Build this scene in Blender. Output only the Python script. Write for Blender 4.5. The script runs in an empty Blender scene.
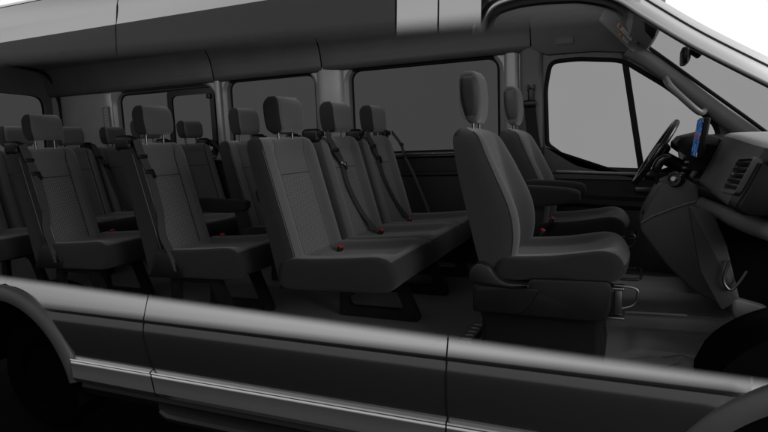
import bpy, bmesh, math, random
from mathutils import Vector, Matrix
random.seed(7)
scene = bpy.context.scene
COL = scene.collection

# ------------------------------------------------------------------ materials
def mat(name):
    m = bpy.data.materials.new(name); m.use_nodes = True
    nt = m.node_tree; nt.nodes.clear()
    return m, nt
class G:
    """tiny node-graph helper"""
    def __init__(s, nt): s.nt = nt
    def n(s, t, **kw):
        nd = s.nt.nodes.new(t)
        for k, v in kw.items(): setattr(nd, k, v)
        return nd
    def put(s, sock, v):
        if hasattr(v, 'is_output'): s.nt.links.new(v, sock)
        else: sock.default_value = v
    def m(s, op, a, b=None, c=None, clamp=False):
        nd = s.n('ShaderNodeMath', operation=op, use_clamp=clamp)
        s.put(nd.inputs[0], a)
        if b is not None: s.put(nd.inputs[1], b)
        if c is not None: s.put(nd.inputs[2], c)
        return nd.outputs[0]
    def step(s, v, lo, hi):
        nd = s.n('ShaderNodeMapRange', interpolation_type='SMOOTHSTEP')
        s.put(nd.inputs['Value'], v); s.put(nd.inputs['From Min'], lo); s.put(nd.inputs['From Max'], hi)
        return nd.outputs['Result']
    def mix(s, f, a, b):
        nd = s.n('ShaderNodeMix', data_type='RGBA')
        s.put(nd.inputs[0], f); s.put(nd.inputs[6], a); s.put(nd.inputs[7], b)
        return nd.outputs[2]
    def noise(s, scale, detail=3, vec=None, rough=.55):
        nd = s.n('ShaderNodeTexNoise'); nd.inputs['Scale'].default_value = scale
        nd.inputs['Detail'].default_value = detail; nd.inputs['Roughness'].default_value = rough
        if vec is not None: s.nt.links.new(vec, nd.inputs['Vector'])
        return nd.outputs['Fac']
    def bump(s, h, strength, dist):
        nd = s.n('ShaderNodeBump'); nd.inputs['Strength'].default_value = strength
        nd.inputs['Distance'].default_value = dist; s.nt.links.new(h, nd.inputs['Height'])
        return nd.outputs['Normal']
    def out(s, sh):
        o = s.n('ShaderNodeOutputMaterial'); s.nt.links.new(sh, o.inputs['Surface'])
    def bsdf(s, col, rough, metal=0., normal=None, spec=.5, coat=0.):
        b = s.n('ShaderNodeBsdfPrincipled')
        s.put(b.inputs['Base Color'], col); s.put(b.inputs['Roughness'], rough)
        s.put(b.inputs['Metallic'], metal); b.inputs['Specular IOR Level'].default_value = spec
        b.inputs['Coat Weight'].default_value = coat
        if normal is not None: s.nt.links.new(normal, b.inputs['Normal'])
        return b.outputs[0]
def rgb(v, t=(1, 1, 1)): return (v*t[0], v*t[1], v*t[2], 1)

def plastic(name, v, rough=.5, grain=700, gs=.25, spec=.4, tint=(1, 1, 1), var=.18):
    m, nt = mat(name); g = G(nt)
    tc = g.n('ShaderNodeTexCoord').outputs['Object']
    f = g.noise(5, 3, tc); gr = g.noise(grain, 2, tc)
    col = g.mix(f, rgb(v*(1-var), tint), rgb(v*(1+var), tint))
    rg = g.m('MULTIPLY_ADD', f, .14, rough-.07)
    g.out(g.bsdf(col, rg, 0, g.bump(gr, gs, .0006), spec)); return m
def metal(name, v, rough=.3, grain=400, tint=(1, 1, 1)):
    m, nt = mat(name); g = G(nt)
    tc = g.n('ShaderNodeTexCoord').outputs['Object']
    f = g.noise(18, 4, tc)
    g.out(g.bsdf(g.mix(f, rgb(v*.85, tint), rgb(v*1.1, tint)), g.m('MULTIPLY_ADD', f, .15, rough-.07), 1., g.bump(g.noise(grain, 2, tc), .1, .0003)))
    return m

def weave(g, tc, scale=420.):
    sp = g.n('ShaderNodeSeparateXYZ'); g.nt.links.new(tc, sp.inputs[0])
    x, y, z = sp.outputs
    a = g.m('SINE', g.m('MULTIPLY', g.m('ADD', x, g.m('ADD', y, z)), scale*3.1))
    b = g.m('SINE', g.m('MULTIPLY', g.m('SUBTRACT', y, g.m('ADD', z, x)), scale*3.1))
    return x, y, z, g.m('MULTIPLY', a, b)

def fabric(name, v, insert=None, rough=.95, sheen=.25):
    """woven seat cloth; insert=(half width, z low, z seam) adds the embossed centre panel and its stitched seams"""
    m, nt = mat(name); g = G(nt)
    tc = g.n('ShaderNodeTexCoord').outputs['Object']
    x, y, z, wv = weave(g, tc, 260.)
    f = g.noise(7, 4, tc); fine = g.noise(900, 2, tc)
    base = g.mix(f, rgb(v*.86), rgb(v*1.12))
    base = g.mix(g.m('MULTIPLY', fine, .5), base, rgb(v*.55))
    h = g.m('MULTIPLY_ADD', wv, .5, fine)
    col = base
    if insert:
        hw, z0, z1 = insert
        ay = g.m('ABSOLUTE', y)
        inY = g.m('LESS_THAN', ay, hw); inZ = g.m('LESS_THAN', z, z1)
        mask = g.m('MULTIPLY', inY, inZ)
        # rows of little raised chevrons, staggered
        u = g.m('MULTIPLY', y, 1/.0135); w = g.m('MULTIPLY', z, 1/.0095)
        zig = g.m('MULTIPLY', g.m('PINGPONG', u, .5), .9)
        row = g.m('ADD', w, zig)
        st = g.m('SINE', g.m('MULTIPLY', row, 6.283))
        du = g.m('SINE', g.m('MULTIPLY', g.m('ADD', u, g.m('MULTIPLY', g.m('FLOOR', row), .5)), 6.283))
        pat = g.m('MULTIPLY', g.step(st, .1, .7), g.step(du, -.35, .3))
        patc = g.mix(pat, rgb(v*.55), rgb(v*2.5))
        col = g.mix(mask, base, patc)
        h = g.m('ADD', h, g.m('MULTIPLY', g.m('MULTIPLY', pat, mask), 3.5))
        # seams
        def line(d, wd): return g.m('SUBTRACT', 1., g.step(g.m('ABSOLUTE', d), wd*.4, wd))
        s1 = g.m('MULTIPLY', line(g.m('SUBTRACT', ay, hw), .0045), 1.)
        s2 = g.m('MULTIPLY', line(g.m('SUBTRACT', z, z1), .0045), inY)
        seam = g.m('MAXIMUM', s1, s2)
        col = g.mix(seam, col, rgb(v*.12))
        h = g.m('SUBTRACT', h, g.m('MULTIPLY', seam, 6.))
    b = g.n('ShaderNodeBsdfPrincipled')
    nt.links.new(col, b.inputs['Base Color']); b.inputs['Roughness'].default_value = rough
    b.inputs['Specular IOR Level'].default_value = .2
    b.inputs['Sheen Weight'].default_value = sheen; b.inputs['Sheen Roughness'].default_value = .6
    nt.links.new(g.bump(h, .35, .0012), b.inputs['Normal'])
    g.out(b.outputs[0]); return m

def ribbed(name, v, hw, z0, z1):
    m, nt = mat(name); g = G(nt)
    tc = g.n('ShaderNodeTexCoord').outputs['Object']
    x, y, z, wv = weave(g, tc, 260.)
    f = g.noise(7, 4, tc); fine = g.noise(900, 2, tc)
    base = g.mix(f, rgb(v*.85), rgb(v*1.1))
    mask = g.m('MULTIPLY', g.m('LESS_THAN', g.m('ABSOLUTE', y), hw), g.m('MULTIPLY', g.m('GREATER_THAN', z, z0), g.m('LESS_THAN', z, z1)))
    st = g.m('SINE', g.m('MULTIPLY', g.m('ADD', z, g.m('MULTIPLY', x, -1.)), 6.283/.011))
    pat = g.m('MULTIPLY', g.step(st, -.2, .6), mask)
    col = g.mix(pat, base, rgb(v*1.6)); col = g.mix(g.m('MULTIPLY', mask, g.m('SUBTRACT', 1., g.step(st, -.9, -.1))), col, rgb(v*.4))
    h = g.m('ADD', g.m('MULTIPLY_ADD', wv, .4, fine), g.m('MULTIPLY', pat, 2.))
    b = g.n('ShaderNodeBsdfPrincipled'); nt.links.new(col, b.inputs['Base Color'])
    b.inputs['Roughness'].default_value = .93; b.inputs['Specular IOR Level'].default_value = .2
    b.inputs['Sheen Weight'].default_value = .25; b.inputs['Sheen Roughness'].default_value = .6
    nt.links.new(g.bump(h, .35, .0012), b.inputs['Normal']); g.out(b.outputs[0]); return m

def fade_fac(g, kind):
    """1 = panel there, 0 = cut away; a soft cut that follows the body side of the van"""
    sp = g.n('ShaderNodeSeparateXYZ'); g.nt.links.new(g.n('ShaderNodeNewGeometry').outputs['Position'], sp.inputs[0])
    x, y, z = sp.outputs
    if kind == 'up':
        zc = g.m('MULTIPLY_ADD', x, -.034, 1.292)
        return g.step(g.m('SUBTRACT', z, zc), -.030, .046)
    zc = g.m('MULTIPLY_ADD', x, -.026, .166)
    return g.step(g.m('SUBTRACT', zc, z), -.020, .020)
def faded(g, shader, kind):
    if not kind: return shader
    mx = g.n('ShaderNodeMixShader'); g.nt.links.new(fade_fac(g, kind), mx.inputs[0])
    g.nt.links.new(g.n('ShaderNodeBsdfTransparent').outputs[0], mx.inputs[1]); g.nt.links.new(shader, mx.inputs[2])
    return mx.outputs[0]
def paint(name, v, kind=None, rough=.32):
    m, nt = mat(name); g = G(nt)
    tc = g.n('ShaderNodeTexCoord').outputs['Object']
    fl = g.noise(1400, 2, tc); big = g.noise(2.2, 2, tc)
    col = g.mix(fl, rgb(v*.88, (1, 1, 1.01)), rgb(v*1.12, (1, 1, 1.01)))
    g.out(faded(g, g.bsdf(col, g.m('MULTIPLY_ADD', big, .04, rough-.02), .97, None, .5, .1), kind)); return m
def glass(name, t, refl=.06, kind=None):
    """tinted see-through glass: t = share of light let through"""
    m, nt = mat(name); g = G(nt)
    tr = g.n('ShaderNodeBsdfTransparent')
    tc = g.n('ShaderNodeTexCoord').outputs['Object']
    f = g.noise(1.3, 3, tc)
    t = math.sqrt(t/(1-refl)**2)  # a pane has two faces
    nt.links.new(g.mix(f, rgb(t*.97), rgb(min(1, t*1.03))), tr.inputs[0])
    gl = g.n('ShaderNodeBsdfGlossy'); gl.inputs['Roughness'].default_value = .04 if refl > .01 else .6; gl.inputs[0].default_value = rgb(.8)
    mx = g.n('ShaderNodeMixShader'); mx.inputs[0].default_value = refl
    nt.links.new(tr.outputs[0], mx.inputs[1]); nt.links.new(gl.outputs[0], mx.inputs[2])
    g.out(mx.outputs[0]); return m
def dark_glass(name, v, kind):
    m, nt = mat(name); g = G(nt)
    f = g.noise(1.1, 3)
    g.out(faded(g, g.bsdf(g.mix(f, rgb(v*.8), rgb(v*1.2)), .35, 0, None, .25), kind)); return m
def emit(name, c, s):
    m, nt = mat(name); g = G(nt)
    e = g.n('ShaderNodeEmission'); e.inputs[0].default_value = c; e.inputs[1].default_value = s
    g.out(e.outputs[0]); return m
def screen_mat():
    m, nt = mat('lit_display'); g = G(nt)
    tc = g.n('ShaderNodeTexCoord').outputs['Object']
    vo = g.n('ShaderNodeTexVoronoi'); vo.inputs['Scale'].default_value = 55; nt.links.new(tc, vo.inputs['Vector'])
    n = g.noise(34, 4, tc)
    c = g.mix(g.step(n, .42, .62), (.012, .03, .085, 1), (.05, .16, .42, 1))
    c = g.mix(g.step(g.noise(80, 2, tc), .6, .68), c, (.25, .38, .6, 1))
    sp = g.n('ShaderNodeSeparateXYZ'); nt.links.new(tc, sp.inputs[0])
    band = g.m('MULTIPLY', g.m('LESS_THAN', g.m('ABSOLUTE', g.m('SUBTRACT', sp.outputs[2], g.m('ADD', .0, 1.595))), .016), g.step(g.noise(60, 2, tc), .50, .58))
    c = g.mix(band, c, (.30, .09, .05, 1))
    e = g.n('ShaderNodeEmission'); nt.links.new(c, e.inputs[0]); e.inputs[1].default_value = .5
    g.out(e.outputs[0]); return m

M = {}
FV = .069
M['cloth'] = fabric('seat_cloth', FV)
M['cloth_back'] = fabric('seat_back_cloth', FV, (.128, .3, .765))
M['cloth_ribbed'] = ribbed('front_seat_cloth', FV*.55, .13, .46, .78)
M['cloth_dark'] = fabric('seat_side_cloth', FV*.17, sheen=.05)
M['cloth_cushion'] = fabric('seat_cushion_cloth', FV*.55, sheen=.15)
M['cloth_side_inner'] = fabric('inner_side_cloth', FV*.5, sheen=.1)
M['cloth_back_narrow'] = fabric('single_seat_back_cloth', FV, (.110, .3, .765))
M['piping'] = plastic('seat_piping', .075, .8)
M['glovebox'] = plastic('glovebox_plastic', .17, .45, spec=.5)
M['stitch'] = plastic('stitching', .055, .8)
M['black'] = plastic('black_plastic', .005, .45, spec=.25)
M['black_soft'] = plastic('soft_black_plastic', .007, .6, spec=.25)
M['seatplastic'] = plastic('seat_shield_plastic', .0032, .5, spec=.3)
M['blackmetal'] = plastic('black_powder_coated_steel', .006, .4, spec=.3)
M['rubber'] = plastic('black_rubber', .004, .7, spec=.15)
M['webbing'] = plastic('belt_webbing', .034, .8, 1200, .6, spec=.2)
M['chrome'] = metal('brushed_metal', .5, .25)
M['steel'] = metal('dull_steel', .10, .4)
M['red'] = plastic('red_button', .35, .4, tint=(1, .06, .04))
M['trim'] = plastic('pillar_trim', .16, .34, spec=.5)
M['trim_dark'] = plastic('dark_wall_trim', .006, .5, spec=.35)
M['header'] = plastic('roof_side_trim', .034, .5, spec=.4)
M['liner'] = plastic('headliner', .10, .9, 1000, .4, spec=.1)
M['cabtrim'] = plastic('cab_trim', .072, .6, spec=.3)
M['floor'] = plastic('floor_vinyl', .11, .65, 250, .35)
M['mat'] = plastic('floor_mat_rubber', .18, .40, 350, .4)
M['dash'] = plastic('dash_plastic', .075, .55, 900, .35)
M['dash_grey'] = plastic('dash_grey_plastic', .125, .55, 900, .35)
M['dashtop_gleam'] = plastic('dash_top_gleam', .65, .6, 900, .35)  # far paler than the fascia: windscreen gleam put into the colour
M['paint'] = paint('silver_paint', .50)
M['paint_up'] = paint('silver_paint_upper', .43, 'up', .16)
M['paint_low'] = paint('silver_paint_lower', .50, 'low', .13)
M['groove'] = plastic('panel_gap', .004, .8, spec=.1)
M['moulding'] = paint('moulding_paint', .52, None, .24)
M['arch'] = plastic('arch_trim', .05, .5, spec=.4)
M['rocker'] = plastic('rocker_plastic', .004, .5, spec=.4)
M['glass_cab'] = glass('cab_glass', .27, .004)
M['glass_ws'] = glass('windscreen_glass', .078, .004)
M['glass_priv'] = glass('privacy_glass', .048, .003)
M['near_glass'] = dark_glass('near_side_privacy_glass', .05, 'up')
M['near_cab_glass'] = dark_glass('near_cab_glass', .09, 'up')
M['label'] = plastic('paper_label', .62, .7)
M['orange'] = plastic('orange_mark', .45, .7, tint=(1, .25, .05))
M['ink'] = plastic('grey_print', .08, .7)
M['screen'] = screen_mat()
M['mirror'] = metal('mirror_face', .08, .1)
M['gloss'] = plastic('glossy_black_plastic', .01, .25, spec=.5)
def upfade(name, v):
    m, nt = mat(name); g = G(nt); g.out(faded(g, g.bsdf(rgb(v), .7, 0, None, .2), 'up')); return m
M['groove_up'] = upfade('panel_gap_upper', .004); M['rubber_up'] = upfade('seal_upper', .008)
M['tyre'] = plastic('tyre_rubber', .0012, .9, spec=.02); M['housing'] = plastic('wheelhouse_black', .002, .9, spec=.03)
M['console_trim'] = plastic('console_trim', .36, .6, spec=.3)
M['bright_steel'] = metal('zinc_plated_steel', .30, .5)
M['mat_line'] = plastic('mat_ridge_rubber', .11, .6)
M['belt_dark'] = plastic('dark_belt_webbing', .010, .8, 1200, .6, spec=.15)
M['panel_dark'] = plastic('lower_dash_plastic', .032, .5)
M['mat_edge_highlight'] = plastic('mat_highlight_rubber', .30, .35)  # paler than the mat: highlight painted into the colour
M['bracket'] = metal('bracket_steel', .20, .35)
M['post'] = metal('headrest_post_metal', .12, .3)
M['ground'] = plastic('studio_floor', .0022, .9, 60, .1, spec=.02)

# ------------------------------------------------------------------ objects
def setp(o, label=None, cat=None, group=None, kind=None):
    if label: o['label'] = label
    if cat: o['category'] = cat
    if group: o['group'] = group
    if kind: o['kind'] = kind
    return o
def empty(name, loc, label, cat, group=None):
    o = bpy.data.objects.new(name, None); COL.objects.link(o); o.location = loc; o.empty_display_size = .1
    return setp(o, label, cat, group)
def origin(o):
    v = Vector((0, 0, 0))
    while o is not None: v += o.location; o = o.parent
    return v
def put(name, bm, mats, parent=None, loc=(0, 0, 0), world=False, sharp=40):
    """bm -> one mesh object; world=True means bm is in world coordinates"""
    if not isinstance(mats, (list, tuple)): mats = [mats]
    me = bpy.data.meshes.new(name)
    bmesh.ops.recalc_face_normals(bm, faces=bm.faces[:])
    if world and parent is not None: bmesh.ops.translate(bm, verts=bm.verts[:], vec=-origin(parent))
    bm.to_mesh(me); bm.free()
    for m in mats: me.materials.append(M[m] if isinstance(m, str) else m)
    for p in me.polygons: p.use_smooth = True
    me.set_sharp_from_angle(angle=math.radians(sharp))
    o = bpy.data.objects.new(name, me); COL.objects.link(o)
    o.location = loc
    if parent is not None: o.parent = parent
    return o
def copy_tree(o, parent=None):
    c = o.copy(); COL.objects.link(c); c.parent = parent
    for ch in list(o.children): copy_tree(ch, c)
    return c

# ------------------------------------------------------------------ mesh helpers
def NB(): return bmesh.new()
def lerp(a, b, t): return a+(b-a)*t
def sstep(x, a, b):
    t = min(1, max(0, (x-a)/(b-a))); return t*t*(3-2*t)
def spline(tab, x):
    if x <= tab[0][0]: return tab[0][1]
    if x >= tab[-1][0]: return tab[-1][1]
    n = len(tab)
    sl = lambda i: (tab[min(i+1, n-1)][1]-tab[max(i-1, 0)][1])/(tab[min(i+1, n-1)][0]-tab[max(i-1, 0)][0])
    for i in range(n-1):
        a, va = tab[i]; b, vb = tab[i+1]
        if x <= b:
            h = b-a; t = (x-a)/h
            return va*(2*t**3-3*t*t+1)+sl(i)*h*(t**3-2*t*t+t)+vb*(-2*t**3+3*t*t)+sl(i+1)*h*(t**3-t*t)
def interp(tab, x):
    if x <= tab[0][0]: return tab[0][1]
    for (a, va), (b, vb) in zip(tab, tab[1:]):
        if x <= b:
            t = (x-a)/(b-a); t = t*t*(3-2*t) if len(tab) > 3 else t
            return va+(vb-va)*t
    return tab[-1][1]
def catmull(pts, n=4, closed=True):
    pts = [Vector(p) for p in pts]; out = []; L = len(pts)
    rng = range(L) if closed else range(L-1)
    for i in rng:
        g = (lambda k: pts[k % L]) if closed else (lambda k: pts[min(max(k, 0), L-1)])
        p0, p1, p2, p3 = g(i-1), g(i), g(i+1), g(i+2)
        for k in range(n):
            t = k/n
            out.append(.5*((2*p1)+(p2-p0)*t+(2*p0-5*p1+4*p2-p3)*t*t+(3*p1-p0-3*p2+p3)*t**3))
    if not closed: out.append(pts[-1])
    return out
def loft(bm, rings, cap=True, closed=True, mi=0):
    R = [[bm.verts.new(p) for p in r] for r in rings]
    n = len(R[0])
    for a, b in zip(R, R[1:]):
        for i in range(n if closed else n-1):
            j = (i+1) % n
            f = bm.faces.new((a[i], a[j], b[j], b[i])); f.material_index = mi
    if cap and closed:
        for r in (R[0], R[-1]):
            f = bm.faces.new(r); f.material_index = mi
    return R
def rrect(hw, hd, r, n=5):
    r = min(r, hw*.999, hd*.999); out = []
    for cx, cy, a0 in ((hw-r, hd-r, 0), (-hw+r, hd-r, 90), (-hw+r, -hd+r, 180), (hw-r, -hd+r, 270)):
        for k in range(n+1):
            a = math.radians(a0+90*k/n); out.append((cx+r*math.cos(a), cy+r*math.sin(a)))
    return out
def box(bm, c, s, bev=.006, seg=2, rot=None):
    ret = bmesh.ops.create_cube(bm, size=1); vs = ret['verts']
    bmesh.ops.scale(bm, vec=s, verts=vs)
    bev = min(bev, min(s)*.45)
    if bev > 0:
        es = list({e for v in vs for e in v.link_edges})
        r2 = bmesh.ops.bevel(bm, geom=es, offset=bev, segments=seg, profile=.5, affect='EDGES')
        vs = list({v for f in r2['faces'] for v in f.verts} | {v for v in vs if v.is_valid})
        # include every vert of the island
        seen = set(vs); st = list(vs)
        while st:
            v = st.pop()
            for e in v.link_edges:
                w = e.other_vert(v)
                if w not in seen: seen.add(w); st.append(w)
        vs = list(seen)
    mtx = Matrix.Translation(Vector(c))
    if rot: mtx = mtx @ rot.to_4x4()
    bmesh.ops.transform(bm, matrix=mtx, verts=vs)
    return vs
def RX(d): return Matrix.Rotation(math.radians(d), 3, 'X')
def RY(d): return Matrix.Rotation(math.radians(d), 3, 'Y')
def RZ(d): return Matrix.Rotation(math.radians(d), 3, 'Z')
def tube(bm, pts, r, n=10, closed=False):
    pts = [Vector(p) for p in pts]; rings = []; L = len(pts); nrm = None
    for i, p in enumerate(pts):
        a = pts[(i-1) % L] if closed or i > 0 else p; b = pts[(i+1) % L] if closed or i < L-1 else p
        t = (b-a).normalized()
        if nrm is None:
            nrm = t.cross(Vector((0, 0, 1)));
            if nrm.length < .1: nrm = t.cross(Vector((0, 1, 0)))
        nrm = (nrm-t*nrm.dot(t)).normalized(); bi = t.cross(nrm)
        rr = r[i] if isinstance(r, (list, tuple)) else r
        rings.append([p+nrm*math.cos(2*math.pi*k/n)*rr+bi*math.sin(2*math.pi*k/n)*rr for k in range(n)])
    if closed: rings.append(rings[0]); 
    if closed:
        R = [[bm.verts.new(p) for p in r_] for r_ in rings[:-1]]
        for i in range(len(R)):
            A, B = R[i], R[(i+1) % len(R)]
            for k in range(n): bm.faces.new((A[k], A[(k+1) % n], B[(k+1) % n], B[k]))
    else: loft(bm, rings)
def ribbon(bm, pts, wdir, w, th=.003):
    pts = catmull(pts, 5, False); wd = Vector(wdir).normalized(); rings = []
    for i, p in enumerate(pts):
        t = (pts[min(i+1, len(pts)-1)]-pts[max(i-1, 0)]).normalized()
        d = (wd-t*wd.dot(t)).normalized(); nn = t.cross(d)
        rings.append([p+d*w/2+nn*th/2, p-d*w/2+nn*th/2, p-d*w/2-nn*th/2, p+d*w/2-nn*th/2])
    loft(bm, rings)
def plate(bm, outer, holes, to3, th):
    """flat plate with holes: 2D outlines, to3(u, v, d) gives the 3D point at depth d"""
    es = []; loops = []
    for lp in [outer]+list(holes):
        vs = [bm.verts.new(to3(u, v, 0)) for u, v in lp]; loops.append(vs)
        for i in range(len(vs)): es.append(bm.edges.new((vs[i], vs[(i+1) % len(vs)])))
    r = bmesh.ops.triangle_fill(bm, edges=es, use_beauty=True, use_dissolve=False)
    fs = [g for g in r['geom'] if isinstance(g, bmesh.types.BMFace)]
    m = {}
    for lp, vs in zip([outer]+list(holes), loops):
        for (u, v), a in zip(lp, vs): m[a] = bm.verts.new(to3(u, v, th))
    for f in fs: bm.faces.new([m[v] for v in reversed(f.verts)])
    for vs in loops:
        for i in range(len(vs)):
            a, b = vs[i], vs[(i+1) % len(vs)]; bm.faces.new((a, b, m[b], m[a]))
def prism(bm, poly, y0, y1, bev=.006):
    """XZ outline extruded from y0 to y1 with a small rounded rim"""
    c = Vector((sum(p[0] for p in poly)/len(poly), sum(p[1] for p in poly)/len(poly)))
    def inset(d):
        n = len(poly); out = []
        P = [Vector(p) for p in poly]
        area = sum(P[i].x*P[(i+1) % n].y-P[(i+1) % n].x*P[i].y for i in range(n)); sg = 1 if area > 0 else -1
        for i in range(n):
            a = (P[i]-P[i-1]).normalized(); b = (P[(i+1) % n]-P[i]).normalized()
            na = Vector((-a.y, a.x))*sg; nb = Vector((-b.y, b.x))*sg
            k = (na+nb); k = k/max(.35, k.length_squared/2) if k.length > 1e-4 else na
            out.append(P[i]+k*d)
        return out
    s = 1 if y1 > y0 else -1
    rings = []
    for d, off in ((bev, 0), (bev*.3, bev*.3), (0, bev)): rings.append([(p.x, y0+s*off, p.y) for p in inset(d)])
    for d, off in ((0, bev), (bev*.3, bev*.3), (bev, 0)): rings.append([(p.x, y1-s*off, p.y) for p in inset(d)])
    loft(bm, rings)
def rpoly(pts, r, n=4):
    """round the corners of a 2D outline"""
    out = []; L = len(pts); P = [Vector(p[:2]) for p in pts]
    for i in range(L):
        rr = pts[i][2] if len(pts[i]) > 2 else r
        a = P[i-1]-P[i]; b = P[(i+1) % L]-P[i]
        d = min(rr, a.length*.48, b.length*.48)
        p0 = P[i]+a.normalized()*d; p1 = P[i]+b.normalized()*d
        for k in range(n+1):
            t = k/n; q = p0*(1-t)**2+P[i]*2*t*(1-t)+p1*t*t; out.append((q.x, q.y))
    return out
def sweep(bm, path, sec, closed=False):
    """sec(i) -> list of points"""
    loft(bm, [sec(i) for i in range(len(path))])

# ------------------------------------------------------------------ rear seats
def back_rear(z): return .07-(z-.257)*.211
def back_th(z): return .128-(z-.38)*.062
def front_x(z): return back_rear(z)+back_th(z)
def backrest_bm(hw=.23, wide_side=2):
    zs = [(.262, .9, .8), (.275, .97, .95)]+[(.30+.0375*i, 1, 1) for i in range(16)]+[(.882, .995, .99), (.903, .985, .96), (.921, .965, .86), (.933, .93, .68), (.940, .87, .40), (.942, .8, .15)]
    S = [-1, -.985, -.955, -.91, -.86, -.80, -.74, -.69, -.655, -.62, -.585, -.56, -.53, -.45, -.3, -.15, 0]
    S = S+[-s for s in reversed(S[:-1])]
    rings = []
    for z, kw, kt in zs:
        w = hw*kw; xr = back_rear(z); xf = front_x(z); mid = lerp(xr, xf, .45)
        xr2 = mid+(xr-mid)*kt; xf2 = mid+(xf-mid)*kt
        ring = []
        for s in S:
            a = abs(s); x = xf2
            if a > .80: x -= .045*(1-math.sqrt(max(0, 1-((a-.80)/.20)**2)))*kt
            rec = .022*(1-sstep(a, .545, .68))*sstep(z, .27, .33)*(1-sstep(z, .86, .925))
            bol = .006*sstep(a, .6, .74)*(1-sstep(a, .78, .95))
            ring.append((x-rec+bol*kt, w*s, z))
        for s in (.99, .95, .7, .35, 0, -.35, -.7, -.95, -.99):
            x = xr2+(.012*(abs(s)-.7)/.29 if abs(s) > .7 else 0)
            ring.append((x, w*s, z))
        rings.append(ring)
    bm = NB(); loft(bm, rings)
    n = len(rings[0]); nf = len(S)
    for k, f in enumerate(list(bm.faces)[:n*(len(rings)-1)]):
        i = k % n
        if i <= wide_side or i >= nf-4: f.material_index = 1  # larger wide_side darkens the near bolster too, its shade put into the cloth
    return bm
def headrest_bm(w=.235, d=.095, h=.155, top=.5):
    """rounded pad, base at z=0"""
    rings = []
    N = 11
    for i in range(N+1):
        t = i/N; z = h*t
        e = 1.
        if t < .16: e = math.sqrt(1-((.16-t)/.16)**2*.75)
        if t > .72: e = math.sqrt(max(.0, 1-((t-.72)/.28)**2*.93))
        kw = lerp(.93, 1., sstep(t, 0, .45))*lerp(1, .96, sstep(t, .5, 1))*(1-(1-e)*.22)
        rings.append([(x+.010-.03*t*.4, y, z) for y, x in rrect(w/2*kw, d/2*(1-(1-e)*.75), .030*min(1, e+.2), 6)])
    bm = NB(); loft(bm, rings); n = len(rings[0])
    for k, f in enumerate(list(bm.faces)[:n*N]):
        if not 3 <= k % n <= 9: f.material_index = 1
    return bm
def cushion_bm(centres, hw, front=.66):
    k = front-.66
    P = [(.09, .262), (.085, .32), (.10, .375), (.15, .398), (.25, .402), (.36+k*.5, .409), (.47+k, .417), (.555+k, .424), (.610+k, .418), (.645+k, .392), (.660+k, .345), (.652+k, .305), (.630+k, .280), (.57+k, .266), (.40, .258), (.2, .256)]
    prof = catmull([(x, z, 0) for x, z in P], 3)
    cx = sum(p.x for p in prof)/len(prof); cz = .335
    y0 = centres[0]-hw; y1 = centres[-1]+hw
    ys = []; r = .03
    for e in (0, .004, .01, .018, .03): ys.append(y0+e)
    n = int((y1-y0-.06)/.0165)
    for i in range(1, n): ys.append(y0+.03+(y1-y0-.06)*i/n)
    for e in (.03, .018, .01, .004, 0): ys.append(y1-e)
    rings = []
    for y in ys:
        e = min(y-y0, y1-y); s = 0.
        if e < r: s = r-math.sqrt(max(0, r*r-(r-e)**2))
        c = min(centres, key=lambda q: abs(q-y)); a = abs(y-c)
        dip = .030*(1-sstep(a, .10, .185)); gap = .012*sstep(a, hw-.02, hw) if len(centres) > 1 and e > .05 else 0
        ring = []
        for p in prof:
            x, z = p.x, p.y
            up = sstep(z, .36, .40)*sstep(x, .12, .2)*(1-sstep(x, .54+k, .645+k))
            z -= (dip*up+gap*sstep(z, .34, .4))
            x -= .004*(1-sstep(a, .105, .175))*sstep(x, .6+k, .66+k)
            dx, dz = x-cx, z-cz; L = math.hypot(dx, dz)
            f = (L-min(s, L*.5))/L
            ring.append((cx+dx*f, y, cz+dz*f))
        rings.append(ring)
    bm = NB(); loft(bm, rings); n = len(prof)
    for k, f in enumerate(list(bm.faces)):
        if k < n*(len(rings)-1):
            i = k % n; zz = (prof[i].y+prof[(i+1) % n].y)/2
            j = k//n
            f.material_index = 0 if zz > .398 and prof[i].x > .1 and 3 <= j < len(rings)-4 else 1
        else: f.material_index = 1
    return bm
def post_bm(h=.06):
    bm = NB(); tube(bm, [(0, 0, -.02), (0, 0, h)], .0065, 10); return bm
def guide_bm():
    bm = NB()
    box(bm, (-.008, 0, .004), (.105, .062, .080), .024, 4)
    box(bm, (.046, 0, .018), (.022, .050, .026), .006, 2)
    box(bm, (.050, 0, .004), (.012, .056, .008), .003, 1)
    return bm
def leg_bm(xa, xb):
    """open steel leg frame: foot rail on the floor from xa to xb"""
    out = rpoly([(xa, 0), (xb, 0), (xb+.005, .03), (xb-.10, .275), (xa+.02, .275)], .015)
    hole = rpoly([(xa+.055, .055), (xb-.07, .055), (xb-.145, .225), (xa+.065, .225)], .035)
    bm = NB(); plate(bm, out, [hole], lambda u, v, d: (u, d-.017, v), .034)
    for x in (xa+.03, xb-.03):
        r = bmesh.ops.create_cone(bm, cap_ends=True, segments=8, radius1=.009, radius2=.007, depth=.008, matrix=Matrix.Translation((x, -.021, .02)) @ Matrix.Rotation(math.pi/2, 4, 'X'))
    return bm
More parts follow.
